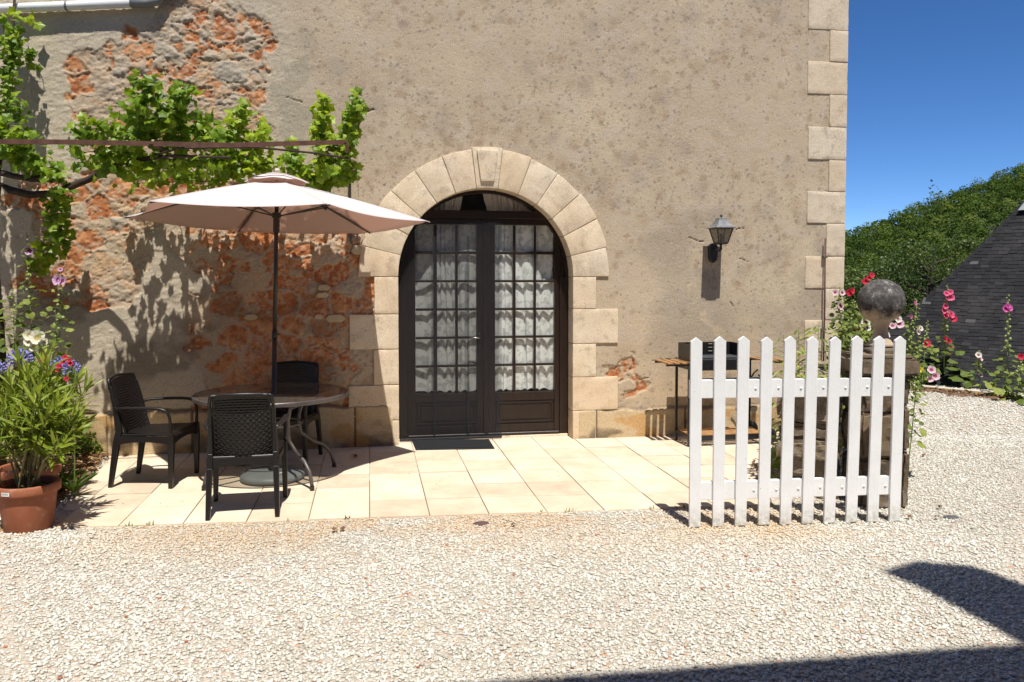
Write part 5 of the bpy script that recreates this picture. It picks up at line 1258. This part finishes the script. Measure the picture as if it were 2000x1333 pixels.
# oleander in its pot
M_terra = NM('terracotta'); f = M_terra.noise(5, 5, .6); c = M_terra.ramp(f, [(.3, (.27, .083, .036)), (.7, (.36, .12, .055))]); c = M_terra.mix(M_terra.ramp(M_terra.noise(14, 6, .7), [(.55, 0), (.75, .35)]), c, (.55, .40, .30))
M_terra.l(c, M_terra.b.inputs['Base Color']); M_terra.set(Roughness=.75); M_terra.bump(M_terra.noise(80, 4), .001); M_terra = M_terra.m
M_soil = simple('potting soil', (.045, .028, .018), .95, .4, 30, bump=.02, bscale=50)
def pot(c, rt_, rb_, h, lab, sticker=False):
    e = empty('flower_pot', (c.x, c.y, .0)); tag(e, lab, 'pot', 'terracotta pots at the planted corner')
    m = MB(); m.lathe([(rb_*.9, 0), (rb_, .0), (rb_+.006, .01), (rt_-.022, h-.062), (rt_-.022, h-.06), (rt_-.002, h-.058), (rt_, h-.05), (rt_+.002, h-.008), (rt_-.004, h), (rt_-.018, h), (rt_-.022, h-.01), (rt_-.024, h-.05)], 56, cap=False); m.f.append(tuple(range(56))); m.build('pot_wall', M_terra, e, smooth=True)
    m = MB(); n = 40; m.v.append((0, 0, h-.03)); 
    for k in range(n): m.v.append(((rt_-.022)*math.cos(2*math.pi*k/n), (rt_-.022)*math.sin(2*math.pi*k/n), h-.045+.004*math.sin(k*2.3)))
    for k in range(n): m.f.append((0, 1+k, 1+(k+1) % n))
    m.build('soil', M_soil, e)
    if sticker:
        m = MB(); 
        for i in range(5):
            a0, a1 = R(-116+i*3.2), R(-116+(i+1)*3.2); r_ = rt_+.0045-.004
            zz = h-.032
            m.add([((rt_+.0035)*math.cos(a0), (rt_+.0035)*math.sin(a0), zz-.012), ((rt_+.0035)*math.cos(a1), (rt_+.0035)*math.sin(a1), zz-.012), ((rt_+.0035)*math.cos(a1), (rt_+.0035)*math.sin(a1), zz+.012), ((rt_+.0035)*math.cos(a0), (rt_+.0035)*math.sin(a0), zz+.012)], [(0,1,2,3)])
        m.build('price_sticker', M_pvc, e)
        m = MB()
        for (za, zb2) in ((-.004, -.002), (.001, .003), (.006, .007)):
            for i in range(4):
                a0, a1 = R(-114.5+i*3.2), R(-114.5+i*3.2+2.4)
                m.add([((rt_+.0042)*math.cos(a), (rt_+.0042)*math.sin(a), h-.032+z) for a, z in ((a0, za), (a1, za), (a1, zb2), (a0, zb2))], [(0,1,2,3)])
        m.build('sticker_print', M_blk, e)
    return e
pc1 = UD((45-1000)/FPX*5.19, 5.19); pot1 = pot(pc1, .192, .138, .302, 'large terracotta pot with a small white price sticker on its rim, on the gravel', True)
pc2 = UD((50-1000)/FPX*5.70, 5.70); pot2 = pot(pc2, .20, .14, .29, 'terracotta pot standing behind the stickered pot, mostly hidden by it')
M_ole = leafmat('oleander leaves', (.085, .135, .015), (.21, .28, .03), (.40, .44, .08), trans=.3, rough=.4, spec=.45)
M_cane = simple('oleander cane', (.20, .17, .07), .7, .3, 20)
def oleander(base, canes, lab, seed, nb=3):
    e = empty('oleander', tuple(base)); tag(e, lab, 'shrub'); g = random.Random(seed); m = MB(); L = Leaves(seed); rr = np.random.default_rng(seed)
    tips = []
    for (dx_, dy_, h) in canes:
        tip = Vector(base)+RT*dx_+FW*dy_+ZZ*h; b0 = Vector(base)+Vector((g.uniform(-.06, .06), g.uniform(-.06, .06), 0))
        mid = b0.lerp(tip, .5)+Vector((g.uniform(-.03, .03), g.uniform(-.03, .03), .04)); pts = [b0, mid, tip]; tips.append((mid, tip))
        m.tube([p-e.location for p in pts], [.008, .006, .004], 6)
        subs = [(pts[1], tip)]
        for _ in range(nb):
            s0 = b0.lerp(tip, g.uniform(.35, .75)); s1 = s0+Vector((g.uniform(-.16, .16), g.uniform(-.14, .14), g.uniform(.10, .28))); m.tube([s0-e.location, s1-e.location], [.004, .003], 5); subs.append((s0, s1))
        for s0, s1 in subs:
            ax_ = (s1-s0).normalized(); ln = (s1-s0).length; K = max(4, int(ln/.040))
            for k in range(K):
                f = .15+.85*k/(K-1)
                if g.random() < .25*(1-f): continue
                for w in range(3):
                    a = w*2.094+k*1.05+g.uniform(-.2, .2); side = ax_.orthogonal().normalized(); side = Matrix.Rotation(a, 3, ax_) @ side; open_ = 1.15-.95*f**2
                    dd = ax_*(1-.35*open_)+side*open_*.9-ZZ*.12; p = s0.lerp(s1, f)
                    L.p.append(np.array([p[:]])); sz = g.uniform(.10, .175)*(1 if f < .96 else .8); L.m.append(frames(np.array([dd[:]]), np.array([(ax_*1.0-side*.3+Vector((0, 0, .3)))[:]]), np.array([sz]))); L.t.append(np.array([min(1, max(0, .25+.35*f+g.uniform(-.25, .25)))]))
    m.build('canes', M_cane, e); L.build('foliage', SL, SF, M_ole, e); return e, tips
ob = Vector((pc1.x, pc1.y, .27))
canes = [(.02, .0, .62), (-.10, .05, .80), (.09, .1, .82), (-.22, .05, .70), (.20, .05, .74), (.30, .10, .66), (.16, -.08, .50), (-.05, -.12, .55), (-.30, .0, .62), (.36, .12, .56), (.24, -.02, .38), (-.16, -.1, .45), (.03, .15, .88), (-.34, .1, .80), (.27, .2, .70), (.10, -.14, .36)]
def up_to(px, py, d): p = PD(px, py, d); q = p-ob; return (q.dot(RT), q.dot(FW), q.z)
canes = [up_to(*a) for a in ((55, 735, 5.2), (100, 690, 5.35), (20, 745, 5.3), (170, 755, 5.35), (10, 800, 5.1), (140, 830, 5.1), (150, 745, 5.45), (75, 760, 5.0), (-30, 740, 5.3), (110, 790, 5.0), (60, 830, 4.95), (-20, 850, 5.0), (35, 700, 5.45), (-60, 800, 5.4), (165, 830, 5.4), (120, 870, 4.97), (85, 700, 5.55))]
oleander(ob, canes, 'dense oleander bush with long narrow leaves in the stickered terracotta pot', 14)
ob2 = Vector((pc2.x, pc2.y, .25)); ob_s = ob; ob = ob2
canes2 = [up_to(*a) for a in ((90, 760, 6.0), (20, 750, 6.0), (140, 800, 6.0), (-20, 770, 6.1), (120, 850, 5.9), (60, 800, 5.9))]
oleander(ob2, canes2, 'oleander in the pot behind, its leaves mixing with the front bush', 19)

def petals(n=5, cup=.35, ruff=.12, rings=4, seg=30):
    V = [(0, 0, -.25*cup)]; T = [0.0]
    for i in range(1, rings+1):
        f = i/rings
        for k in range(seg):
            a = 2*math.pi*k/seg; r = .5*f*(1-.13*f*abs(math.cos(n*a/2))**6); V.append((r*math.cos(a), r*math.sin(a), cup*(f**1.4)*.5-.12*cup+ruff*.25*f*math.sin(a*n*2+1))); T.append(f)
    F3 = [(0, 1+k, 1+(k+1) % seg) for k in range(seg)]; F4 = []
    for i in range(rings-1):
        for k in range(seg): a = 1+i*seg+k; b_ = 1+i*seg+(k+1) % seg; F3 += [(a, a+seg, b_+seg), (a, b_+seg, b_)]
    return V, F3, T
PV, PF, PT = petals()
def petmat(name, eye, mid, edge):
    m = NM(name); t = m.attr('tint').outputs['Fac']; c = m.ramp(t, [(0, (.55, .5, .12)), (.12, eye), (.32, eye), (.5, mid), (1, edge)])
    m.l(c, m.b.inputs['Base Color']); m.set(Roughness=.6, Specular_IOR_Level=.2); tr_ = m.n('BsdfTranslucent'); m.l(c, tr_.inputs[0]); mx = m.n('MixShader'); mx.inputs[0].default_value = .35
    m.l(m.b.outputs[0], mx.inputs[1]); m.l(tr_.outputs[0], mx.inputs[2]); m.l(mx.outputs[0], m.o.inputs[0]); return m.m
PET = {'crimson': petmat('crimson petals', (.25, .01, .03), (.62, .02, .07), (.72, .04, .10)), 'pink': petmat('pink petals', (.50, .03, .12), (.78, .10, .22), (.85, .22, .34)),
       'white': petmat('white petals', (.30, .08, .08), (.80, .74, .66), (.86, .84, .78)), 'cream': petmat('cream petals', (.50, .42, .16), (.80, .76, .58), (.86, .84, .74)), 'blush': petmat('blush petals', (.35, .05, .15), (.75, .48, .55), (.82, .66, .70)),
       'lilac': petmat('lilac petals', (.22, .02, .12), (.58, .34, .55), (.72, .52, .70)), 'magenta': petmat('magenta petals', (.30, .02, .15), (.58, .08, .33), (.70, .18, .45)), 'yellow': petmat('yellow petals', (.6, .35, .02), (.75, .55, .04), (.8, .65, .06))}
bme = {}
def blossom(col, r, p, facing, parent, label=None):
    f = Vector(facing).normalized(); q = f.to_track_quat('Z', 'Y').to_matrix(); key = col
    if key not in bme: me = npmesh('blossom', PV, PF, {'tint': PT}, smooth=True); me.materials.append(PET[col]); bme[key] = me
    o = bpy.data.objects.new('blossom', bme[key]); link(o); o.parent = parent; o.location = Vector(p)-parent.location
    o.rotation_mode = 'QUATERNION'; o.rotation_quaternion = q.to_quaternion(); s = 2*r; o.scale = (s, s, s); o['label'] = label or col+' blossom'; return o
M_hol = leafmat('hollyhock leaves', (.06, .10, .02), (.15, .20, .04), (.32, .36, .09), trans=.35, rough=.6, spec=.25)
M_bud = simple('pale green buds', (.26, .31, .10), .6, .3, 30)
HL, HF = lobed(5, .16, 16)
def hollyhock(base, top, lab, blooms=(), n_leaf=24, leaf=(.03, .10), zone=(.05, .75), buds=(.6, 1.0), nbud=16, seed=0, bend=.02, name='hollyhock', group=None, sr=.006, twigs=0, leaftmp=None, lmat=None, bud_r=.011):
    g = random.Random(seed); e = empty(name, (base.x, base.y, base.z)); tag(e, lab, 'flower' if blooms else 'plant', group); m = MB()
    base, top = Vector(base), Vector(top); H = (top-base).length; mid = base.lerp(top, .5)+Vector((g.uniform(-bend, bend)*H*1.5, g.uniform(-bend, bend)*H, 0))
    def at(t): return base*(1-t)**2+mid*2*t*(1-t)+top*t*t
    m.tube([at(i/10)-e.location for i in range(11)], [sr*(1-.6*i/10) for i in range(11)], 6)
    P, Dn, Un, S, T = [], [], [], [], []
    for i in range(n_leaf):
        t = zone[0]+(zone[1]-zone[0])*(i+g.random())/n_leaf; a = i*2.39+g.uniform(-.5, .5); p = at(t); sz = leaf[1]-(leaf[1]-leaf[0])*((t-zone[0])/(zone[1]-zone[0]+1e-6)); sz *= g.uniform(.7, 1.2)
        out = Vector((math.cos(a), math.sin(a), g.uniform(-.1, .5))); st2 = p+out*sz*.8; m.tube([p-e.location, st2-e.location], [.002, .0015], 4)
        P.append(st2[:]); Dn.append((out+Vector((0, 0, -.6)))[:]); Un.append((g.gauss(0, .3), g.gauss(-.45, .3), .8)); S.append(sz); T.append(.5+g.uniform(-.4, .4))
    L = Leaves(seed); L.add(np.array(P), np.array(Dn), np.array(Un), np.array(S), np.array(T)); tm = leaftmp or (HL, HF)
    m.build('stem', M_green, e); L.build('foliage', tm[0], tm[1], lmat or M_hol, e)
    if nbud:
        b = MB()
        for i in range(nbud):
            t = buds[0]+(buds[1]-buds[0])*(i/nbud); a = i*2.39; r_ = bud_r*(1.25-.7*i/nbud); p = at(t)+Vector((math.cos(a), math.sin(a), 0))*r_*1.5-e.location
            b.lathe([(r_*.3, -r_), (r_*.9, -r_*.5), (r_, 0), (r_*.7, r_*.7), (r_*.1, r_*1.1)], 7, p)
        b.build('buds', M_bud, e, smooth=True)
    for (px, py, col, r_) in blooms:
        # distance of the stem at that height
        rr_ = ray(px, py); best = None
        d = (at(.5)-CAM).dot(FW)
        t = min(range(101), key=lambda k: abs((CAM+rr_*((at(k/100)-CAM).dot(FW)/rr_.dot(FW))).z-at(k/100).z))/100
        dd = (at(t)-CAM).dot(FW)-.03; p = CAM+rr_*(dd/rr_.dot(FW))
        blossom(col, r_, p, (g.uniform(-.5, .5), -1, g.uniform(.1, .6)), e)
        b = MB(); 
    return e
GH = 'hollyhocks along the slate roof'
def gp(px, py): return G(px, py)
hollyhock(gp(1845, 752), PD(1851, 556, 12.0), 'tall hollyhock with many pink and crimson blossoms before the slate roof', [(1846, 598, 'pink', .05), (1856, 571, 'pink', .045), (1848, 574, 'pink', .045), (1852, 583, 'pink', .05), (1858, 582, 'pink', .05), (1843, 606, 'pink', .06), (1851, 612, 'pink', .06), (1846, 617, 'pink', .055), (1858, 615, 'pink', .06), (1862, 623, 'crimson', .055), (1845, 664, 'crimson', .055), (1853, 668, 'crimson', .055), (1856, 680, 'crimson', .05)], 46, (.07, .26), (.02, .5), (.55, 1), 26, seed=1, group=GH, sr=.012, bud_r=.02)
hollyhock(gp(1965, 779), PD(1969, 573, 10.9), 'slender hollyhock with a single magenta cluster below its tip, before the slate roof', [(1964, 604, 'magenta', .05), (1972, 602, 'magenta', .05), (1968, 598, 'magenta', .04)], 34, (.05, .19), (.02, .5), (.45, 1), 24, seed=2, group=GH, sr=.011, bud_r=.018)
hollyhock(gp(1915, 768), PD(1911, 684, 11.3), 'short hollyhock with small white and pink blossoms, between the pink and the magenta hollyhocks', [(1911, 694, 'white', .045), (1915, 701, 'blush', .04), (1915, 733, 'blush', .035)], 26, (.07, .15), (.05, .7), (.6, 1), 14, seed=3, group=GH, sr=.01, bud_r=.017)
hollyhock(gp(1985, 785), PD(1995, 692, 10.6), 'hollyhock with one red blossom at the photo edge, before the slate roof', [(1994, 697, 'crimson', .045)], 24, (.07, .17), (.05, .6), (.6, 1), 12, seed=4, group=GH, sr=.01, bud_r=.017)
hollyhock(gp(2030, 795), PD(2035, 640, 10.4), 'hollyhock at the far end of the row before the slate roof', [(2034, 670, 'pink', .05)], 24, (.07, .17), (.05, .6), (.6, 1), 12, seed=44, group=GH, sr=.01)
hollyhock(gp(1800, 756), PD(1812, 625, 12.2), 'hollyhock with a lone crimson blossom beside the tall pink one', [(1810, 671, 'crimson', .06)], 30, (.06, .15), (.05, .7), (.6, 1), 16, seed=5, group=GH, sr=.01, bud_r=.016)
# beside the pillar
hollyhock(gp(1771, 935), PD(1797, 634, 6.6), 'thin leaning hollyhock with white and blush blossoms growing at the foot of the pillar', [(1793, 648, 'white', .028), (1798, 642, 'white', .024), (1819, 723, 'blush', .036), (1827, 735, 'blush', .036), (1816, 741, 'blush', .03), (1797, 722, 'yellow', .026)], 66, (.03, .085), (.22, .93), (.5, 1), 40, seed=6, sr=.0055, bend=.05, bud_r=.009)
GB = 'hollyhocks behind the pillar'
hollyhock(UD(tu(1752, 7.2), 7.2), PD(1790, 583, 7.3), 'hollyhock with white blossoms rising behind the ball, on its roof side', [(1757, 633, 'blush', .042), (1754, 624, 'white', .035), (1787, 593, 'magenta', .022), (1779, 619, 'magenta', .02), (1743, 637, 'blush', .032), (1733, 655, 'white', .03)], 90, (.03, .10), (.4, .97), (.55, 1), 60, seed=7, group=GB, sr=.006, bud_r=.012)
hollyhock(UD(tu(1672, 7.3), 7.3), PD(1704, 540, 7.3), 'hollyhock with red blossoms at its tip, between the house corner and the ball', [(1703, 538, 'crimson', .025), (1696, 544, 'crimson', .025), (1689, 551, 'crimson', .03), (1658, 572, 'crimson', .035), (1664, 568, 'crimson', .03), (1673, 647, 'pink', .034)], 190, (.035, .13), (.35, .97), (.55, 1), 70, seed=8, group=GB, sr=.006, bud_r=.012)
hollyhock(UD(tu(1650, 7.1), 7.1), PD(1640, 560, 7.2), 'hollyhock with open blush blossoms against the house corner', [(1641, 597, 'blush', .045), (1631, 572, 'blush', .03), (1645, 572, 'blush', .028), (1650, 655, 'white', .04), (1640, 650, 'white', .035)], 180, (.035, .12), (.3, .97), (.55, 1), 60, seed=9, group=GB, sr=.006, bud_r=.012)
hollyhock(UD(tu(1690, 7.0), 7.0), PD(1682, 600, 7.0), 'hollyhock with white blossoms just beside the ball, on its house side', [(1690, 630, 'white', .04), (1694, 640, 'white', .034), (1684, 636, 'white', .03)], 190, (.035, .13), (.3, .97), (.5, 1), 60, seed=10, group=GB, sr=.006, bud_r=.012)
hollyhock(UD(tu(1662, 6.8), 6.8), PD(1668, 585, 6.9), 'leafy hollyhock with pale buds only, between the two flowering ones by the house corner', [(1655, 700, 'blush', .02)], 200, (.035, .13), (.3, .98), (.5, 1), 70, seed=13, group=GB, sr=.006, bud_r=.012)
hollyhock(UD(tu(1665, 6.5), 6.5), PD(1660, 620, 6.6), 'low leafy hollyhock right behind the low rubble wall, with one tiny white bloom', [(1668, 660, 'white', .025)], 200, (.04, .12), (.3, .98), (.6, 1), 40, seed=61, group=GB, sr=.006, bud_r=.012)
hollyhock(UD(tu(1700, 7.6), 7.6), PD(1690, 570, 7.6), 'leafy hollyhock farthest behind the ball with pink buds near its tip', [(1688, 592, 'pink', .022)], 200, (.04, .13), (.3, .98), (.6, 1), 60, seed=62, group=GB, sr=.006, bud_r=.012)
# willow-leaved stems behind the gate
GW = 'narrow-leaved stems by the rubble wall'
wl_ = [((1540, 945), (1530, 655), 'narrow-leaved tall stem nearest the barbecue', 60), ((1572, 940), (1560, 640), 'narrow-leaved tall stem before the rusty rod, leaning to the house', 80), ((1590, 935), (1600, 628), 'narrow-leaved tall stem rising along the rusty rod', 80), ((1580, 930), (1585, 720), 'shorter bushy narrow-leaved stem at the foot of the rubble wall', 110), ((1562, 950), (1556, 800), 'low bushy narrow-leaved stem beside the slabs', 110), ((1521, 930), (1520, 860), 'small leafy seedling growing from the slab joint behind the gate', 36), ((1526, 868), (1522, 828), 'small leafy tuft at the foot of the house wall, behind the gate', 30)]
for i, (b0, t0_, lab, n) in enumerate(wl_):
    bb = G(*b0); dd = (bb-CAM).dot(FW)
    hollyhock(bb, PD(t0_[0], t0_[1], dd), lab, (), int(n*1.3), (.08, .13) if i < 5 else (.06, .08), (.05, .98), nbud=0, seed=30+i, name='leafy_plant', group=GW, sr=.004, leaftmp=(SL*np.array([1.5, 1, 1]), SF), lmat=M_ole)
# left bed
LB = 'flowers behind the potted oleander'
hollyhock(UD(tu(70, 6.75), 6.75), PD(52, 455, 6.8), 'lilac hollyhock under the vine, its blossom highest of those by the oleander', [(58, 489, 'lilac', .045), (66, 482, 'lilac', .035), (0, 583, 'lilac', .035)], 50, (.05, .12), (.3, .9), (.7, 1), 20, seed=50, group=LB, bud_r=.012)
hollyhock(UD(tu(112, 6.7), 6.7), PD(120, 520, 6.7), 'lilac hollyhock standing against bare orange rubble', [(113, 547, 'lilac', .048), (122, 549, 'lilac', .036), (118, 527, 'lilac', .02)], 40, (.05, .10), (.3, .9), (.75, 1), 16, seed=51, group=LB, bud_r=.012)
hollyhock(UD(tu(66, 6.4), 6.4), PD(78, 640, 6.4), 'cream hollyhock with wide open blossoms above the potted oleander', [(73, 660, 'cream', .06), (57, 655, 'cream', .045), (66, 676, 'cream', .045), (86, 668, 'cream', .035), (57, 668, 'cream', .04)], 40, (.07, .14), (.3, .95), (.8, 1), 10, seed=52, group=LB)
hollyhock(UD(tu(18, 6.6), 6.6), PD(25, 560, 6.6), 'leafy hollyhock without blossoms beside the vine trunk', (), 60, (.07, .17), (.3, .95), (.8, 1), 10, seed=53, group=LB)
hollyhock(UD(tu(105, 6.5), 6.5), PD(108, 600, 6.5), 'leafy hollyhock stalk between the cream blossoms and the agapanthus', (), 34, (.05, .13), (.3, .95), (.8, 1), 8, seed=54, group=LB)
M_aga = simple('blue agapanthus petals', (.27, .26, .60), .6, .25, 40); M_strap = leafmat('strap leaves', (.03, .07, .01), (.08, .14, .02), (.18, .25, .05), .3)
tube_bl = MB(); tube_bl.lathe([(.003, 0), (.005, .012), (.007, .02), (.013, .030)], 7, cap=False)
def aga(px, py, d, r, lab, seed):
    top = PD(px, py, d); base = Vector((top.x, top.y, 0)); e = empty('agapanthus', tuple(base)); tag(e, lab, 'flower', 'blue agapanthus behind the oleander'); m = MB()
    m.tube([(0, 0, 0), (.01, 0, top.z*.5), (0, 0, top.z)], .005, 6); g = random.Random(seed); h = MB()
    for i in range(34):
        z = 1-1.5*(i+.5)/34; a = i*2.4; s_ = math.sqrt(max(0, 1-z*z)); d_ = Vector((s_*math.cos(a), s_*math.sin(a), z)); c_ = Vector((0, 0, top.z)); m.tube([c_, c_+d_*r*.7], .0012, 4)
        q = d_.to_track_quat('Z', 'Y').to_matrix().to_4x4(); mm = Matrix.Translation(c_+d_*r*.68) @ q @ Matrix.Scale(g.uniform(.6, 1.0)*r/.07, 4); n = len(h.v); h.v += [tuple(mm @ Vector(v)) for v in tube_bl.v]; h.f += [tuple(k+n for k in f) for f in tube_bl.f]
    m.build('stalk', M_green, e); h.build('flower_head', M_aga, e)
    L = Leaves(seed); n = 12; A_ = np.arange(n)*.6; dr = np.stack([np.cos(A_), np.sin(A_), np.full(n, 1.3)], -1); L.add(np.tile(np.array(base)+np.array([0, 0, .03]), (n, 1)), dr, np.tile([0, 0, 1.], (n, 1))-.4*dr, np.full(n, .22), rng.random(n)*.6+.2); L.build('foliage', SL*np.array([.7, 1, 2.2]), SF, M_strap, e)
aga(40, 702, 5.9, .085, 'blue agapanthus head between the vine trunk and the cream hollyhock', 1); aga(140, 722, 5.9, .062, 'blue agapanthus head under the red oleander blossoms, nearest the bare wall', 2); aga(112, 714, 6.0, .066, 'blue agapanthus head partly hidden behind red blossoms', 3); aga(-8, 722, 6.0, .07, 'blue agapanthus head cut by the photo edge', 4)
rob = UD(tu(110, 6.3), 6.3); ro = empty('red_oleander', tuple(rob)); tag(ro, 'red-flowered oleander sprays among the blue agapanthus', 'shrub'); m = MB(); L = Leaves(77)
for (px, py) in ((80, 709), (85, 704), (127, 702), (135, 708), (122, 712), (115, 720), (138, 715), (130, 745), (112, 727)):
    p = PD(px, py-4, 5.85); blossom('crimson', .019, p, (random.uniform(-.5, .5), -1, .6), ro)
for (px, py) in ((82, 712), (128, 708), (120, 730)):
    p = PD(px, py, 6.02); m.tube([(0, 0, 0), ((p-rob)*.5+Vector((.03, 0, .05))), p-rob-ZZ*.02], .005, 6); n = 26; f = rng.random(n)**.5; L.add(np.array(rob)+(np.array(p)-np.array(rob))*f[:, None], rng.normal(size=(n, 3))*.6+[0, 0, .8], rng.normal(size=(n, 3))*.3+[0, -.5, .8], .11+.05*rng.random(n), rng.random(n)*.6+.1)
m.build('canes', M_cane, ro); L.build('foliage', SL, SF, M_ole, ro)
# little round shrub
M_bsh = leafmat('small bright leaves', (.05, .10, .012), (.13, .22, .025), (.24, .34, .05), .35)
sb = G(172, 893); s_e = empty('small_bush', tuple(sb)); tag(s_e, 'small round bright green bush at the foot of the wall beside the slabs', 'bush'); L = Leaves(5); n = 2200
D = rng.normal(size=(n, 3)); D /= np.linalg.norm(D, axis=1, keepdims=True); D[:, 2] = np.abs(D[:, 2]); lump = .8+.35*fbm(np.arctan2(D[:, 1], D[:, 0])*2+9, D[:, 2]*3, 2, 1)
P = np.array(sb)+D*(.35+.65*rng.random((n, 1)))*lump[:, None]*np.array([.155, .15, .27]); L.add(P, D+rng.normal(size=(n, 3))*.4, rng.normal(size=(n, 3))*.4+[0, -.3, 1], .022+.016*rng.random(n), rng.random(n)); m = MB()
for i in range(9): a = i*.7; m.tube([(0, 0, 0), (.08*math.cos(a), .08*math.sin(a), .2)], .003, 4)
m.build('stems', M_cane, s_e); L.build('foliage', OL, SF, M_bsh, s_e)
# ground greenery under the potted plants and litter
def litter(name, n, fn, mat, s, kind='stuff', flat=1):
    P = np.array([fn() for _ in range(n)]); M = rotmats(rng.normal(size=n)*.35, rng.normal(size=n)*.35, rng.random(n)*6.3)*(s*(.5+rng.random(n)))[:, None, None]
    o = finish(scatter(name, OL*np.array([1, 1, 3]), SF, P, M), name, mat); o['kind'] = kind; return o
M_lit = leafmat('dry leaf litter', (.09, .045, .022), (.22, .12, .06), (.38, .26, .14), .1, .8, .1)
def fb():
    while True:
        y = random.uniform(-1.5, -.02); x = np.interp(y, [q.y for q in lft], [q.x for q in lft])-abs(random.gauss(0, .25)); 
        if x > -4.6: return (x, y, .045+.02*random.random())
litter('leaf_litter', 900, fb, M_lit, .04)
def fk():
    s_ = random.random()*4.2-.3; p = ka+kdir*s_-n_k*abs(random.gauss(.12, .08)); return (p.x, p.y, .035)
n_k = Vector((-kdir.y, kdir.x, 0)); n_k = n_k if n_k.dot(FW) > 0 else -n_k
litter('dry_leaf_litter', 900, fk, M_lit, .06)
def fw_():
    f = random.random(); p = wa.lerp(wb, f); n2 = Vector((-(wb-wa).normalized().y, (wb-wa).normalized().x, 0)); return tuple(p+n2*random.uniform(.2, .5)+ZZ*.03)
litter('wall_foot_litter', 300, fw_, M_lit, .04)
def fg():
    x = random.uniform(-2.6, 2.8); y = O.y+e1.y/e1.x*(x-O.x)-abs(random.gauss(0, .008)); 
    return (x, y, .008)
# tufts in the paving edge
tu_p = []; 
for _ in range(14):
    c0 = fg()
    for k in range(random.randint(3, 8)): tu_p.append((c0[0]+random.gauss(0, .015), c0[1]+random.gauss(0, .006), .003))
tp_ = np.array(tu_p); n = len(tp_); Lg = frames(rng.normal(size=(n, 3))*.5+[0, 0, 1], rng.normal(size=(n, 3))+[0, -1, 0], .018+.025*rng.random(n)); o = finish(scatter('weeds', SL, SF, tp_, Lg), 'weeds', M_bsh); o['kind'] = 'stuff'
litter('slab_debris', 150, lambda: (lambda x, y: (x, y, .0145))(random.uniform(-2.6, 3.0), random.uniform(-1.9, -.05)), M_lit, .010)
# single fallen leaves and small things on the ground
def fallen(px, py, s, lab, z=.018, seed=0, cat='leaf', mat=None):
    p = G(px, py, z); e = finish(scatter('fallen_leaf', GL*np.array([1, 1, 2.5])-np.array([0, .4, 0]), GF, np.array([[0, 0, 0]]), rotmats(np.array([.3]), np.array([.25]), np.array([seed*1.3]))*s, np.array([.3])), 'fallen_leaf', mat or M_lit); e.location = p; tag(e, lab, cat)
fallen(694, 889, .07, 'curled brown leaf on the shaded slab near the door jamb', .03, 1)
for i, (px, py, lab) in enumerate(((1003, 1062-40, 'small rusty leaf on the gravel just before the slab edge'), (652, 1032, 'brown dry leaf on the gravel below the table'), (668, 1031, 'second brown dry leaf on the gravel below the table, nearer the door'), (1778, 1008, 'brown leaf lying at the foot of the pillar'), (1836, 988, 'tiny dark red petal on the bright gravel past the pillar'), (1828, 1008, 'tan leaf on the gravel beyond the gate end'), (1803, 888, 'brown leaf lying on the gravel beside the thin leaning hollyhock'))):
    fallen(px, py, .05, lab, .03, i+2)
for px, py, w_, lab, c_ in ((940, 1023, .05, 'rusty brown metal cover half buried at the slab edge', (.10, .055, .05)), (1857, 1011, .05, 'flat dark slate chip lying on the gravel past the gate', (.09, .085, .09))):
    p = G(px, py, .006); m = MB(); m.lathe([(.001, -.01), (w_, -.008), (w_*.96, .006), (w_*.6, .010), (.001, .010)], 7); m.v = [(x*1.15, y*.75, z) for x, y, z in m.v]; o = m.build('metal_cover' if 'metal' in lab else 'slate_chip', simple(lab[:20], c_, .7, .2), None, bevel=.002); o.location = p; tag(o, lab, 'cover' if 'metal' in lab else 'stone')
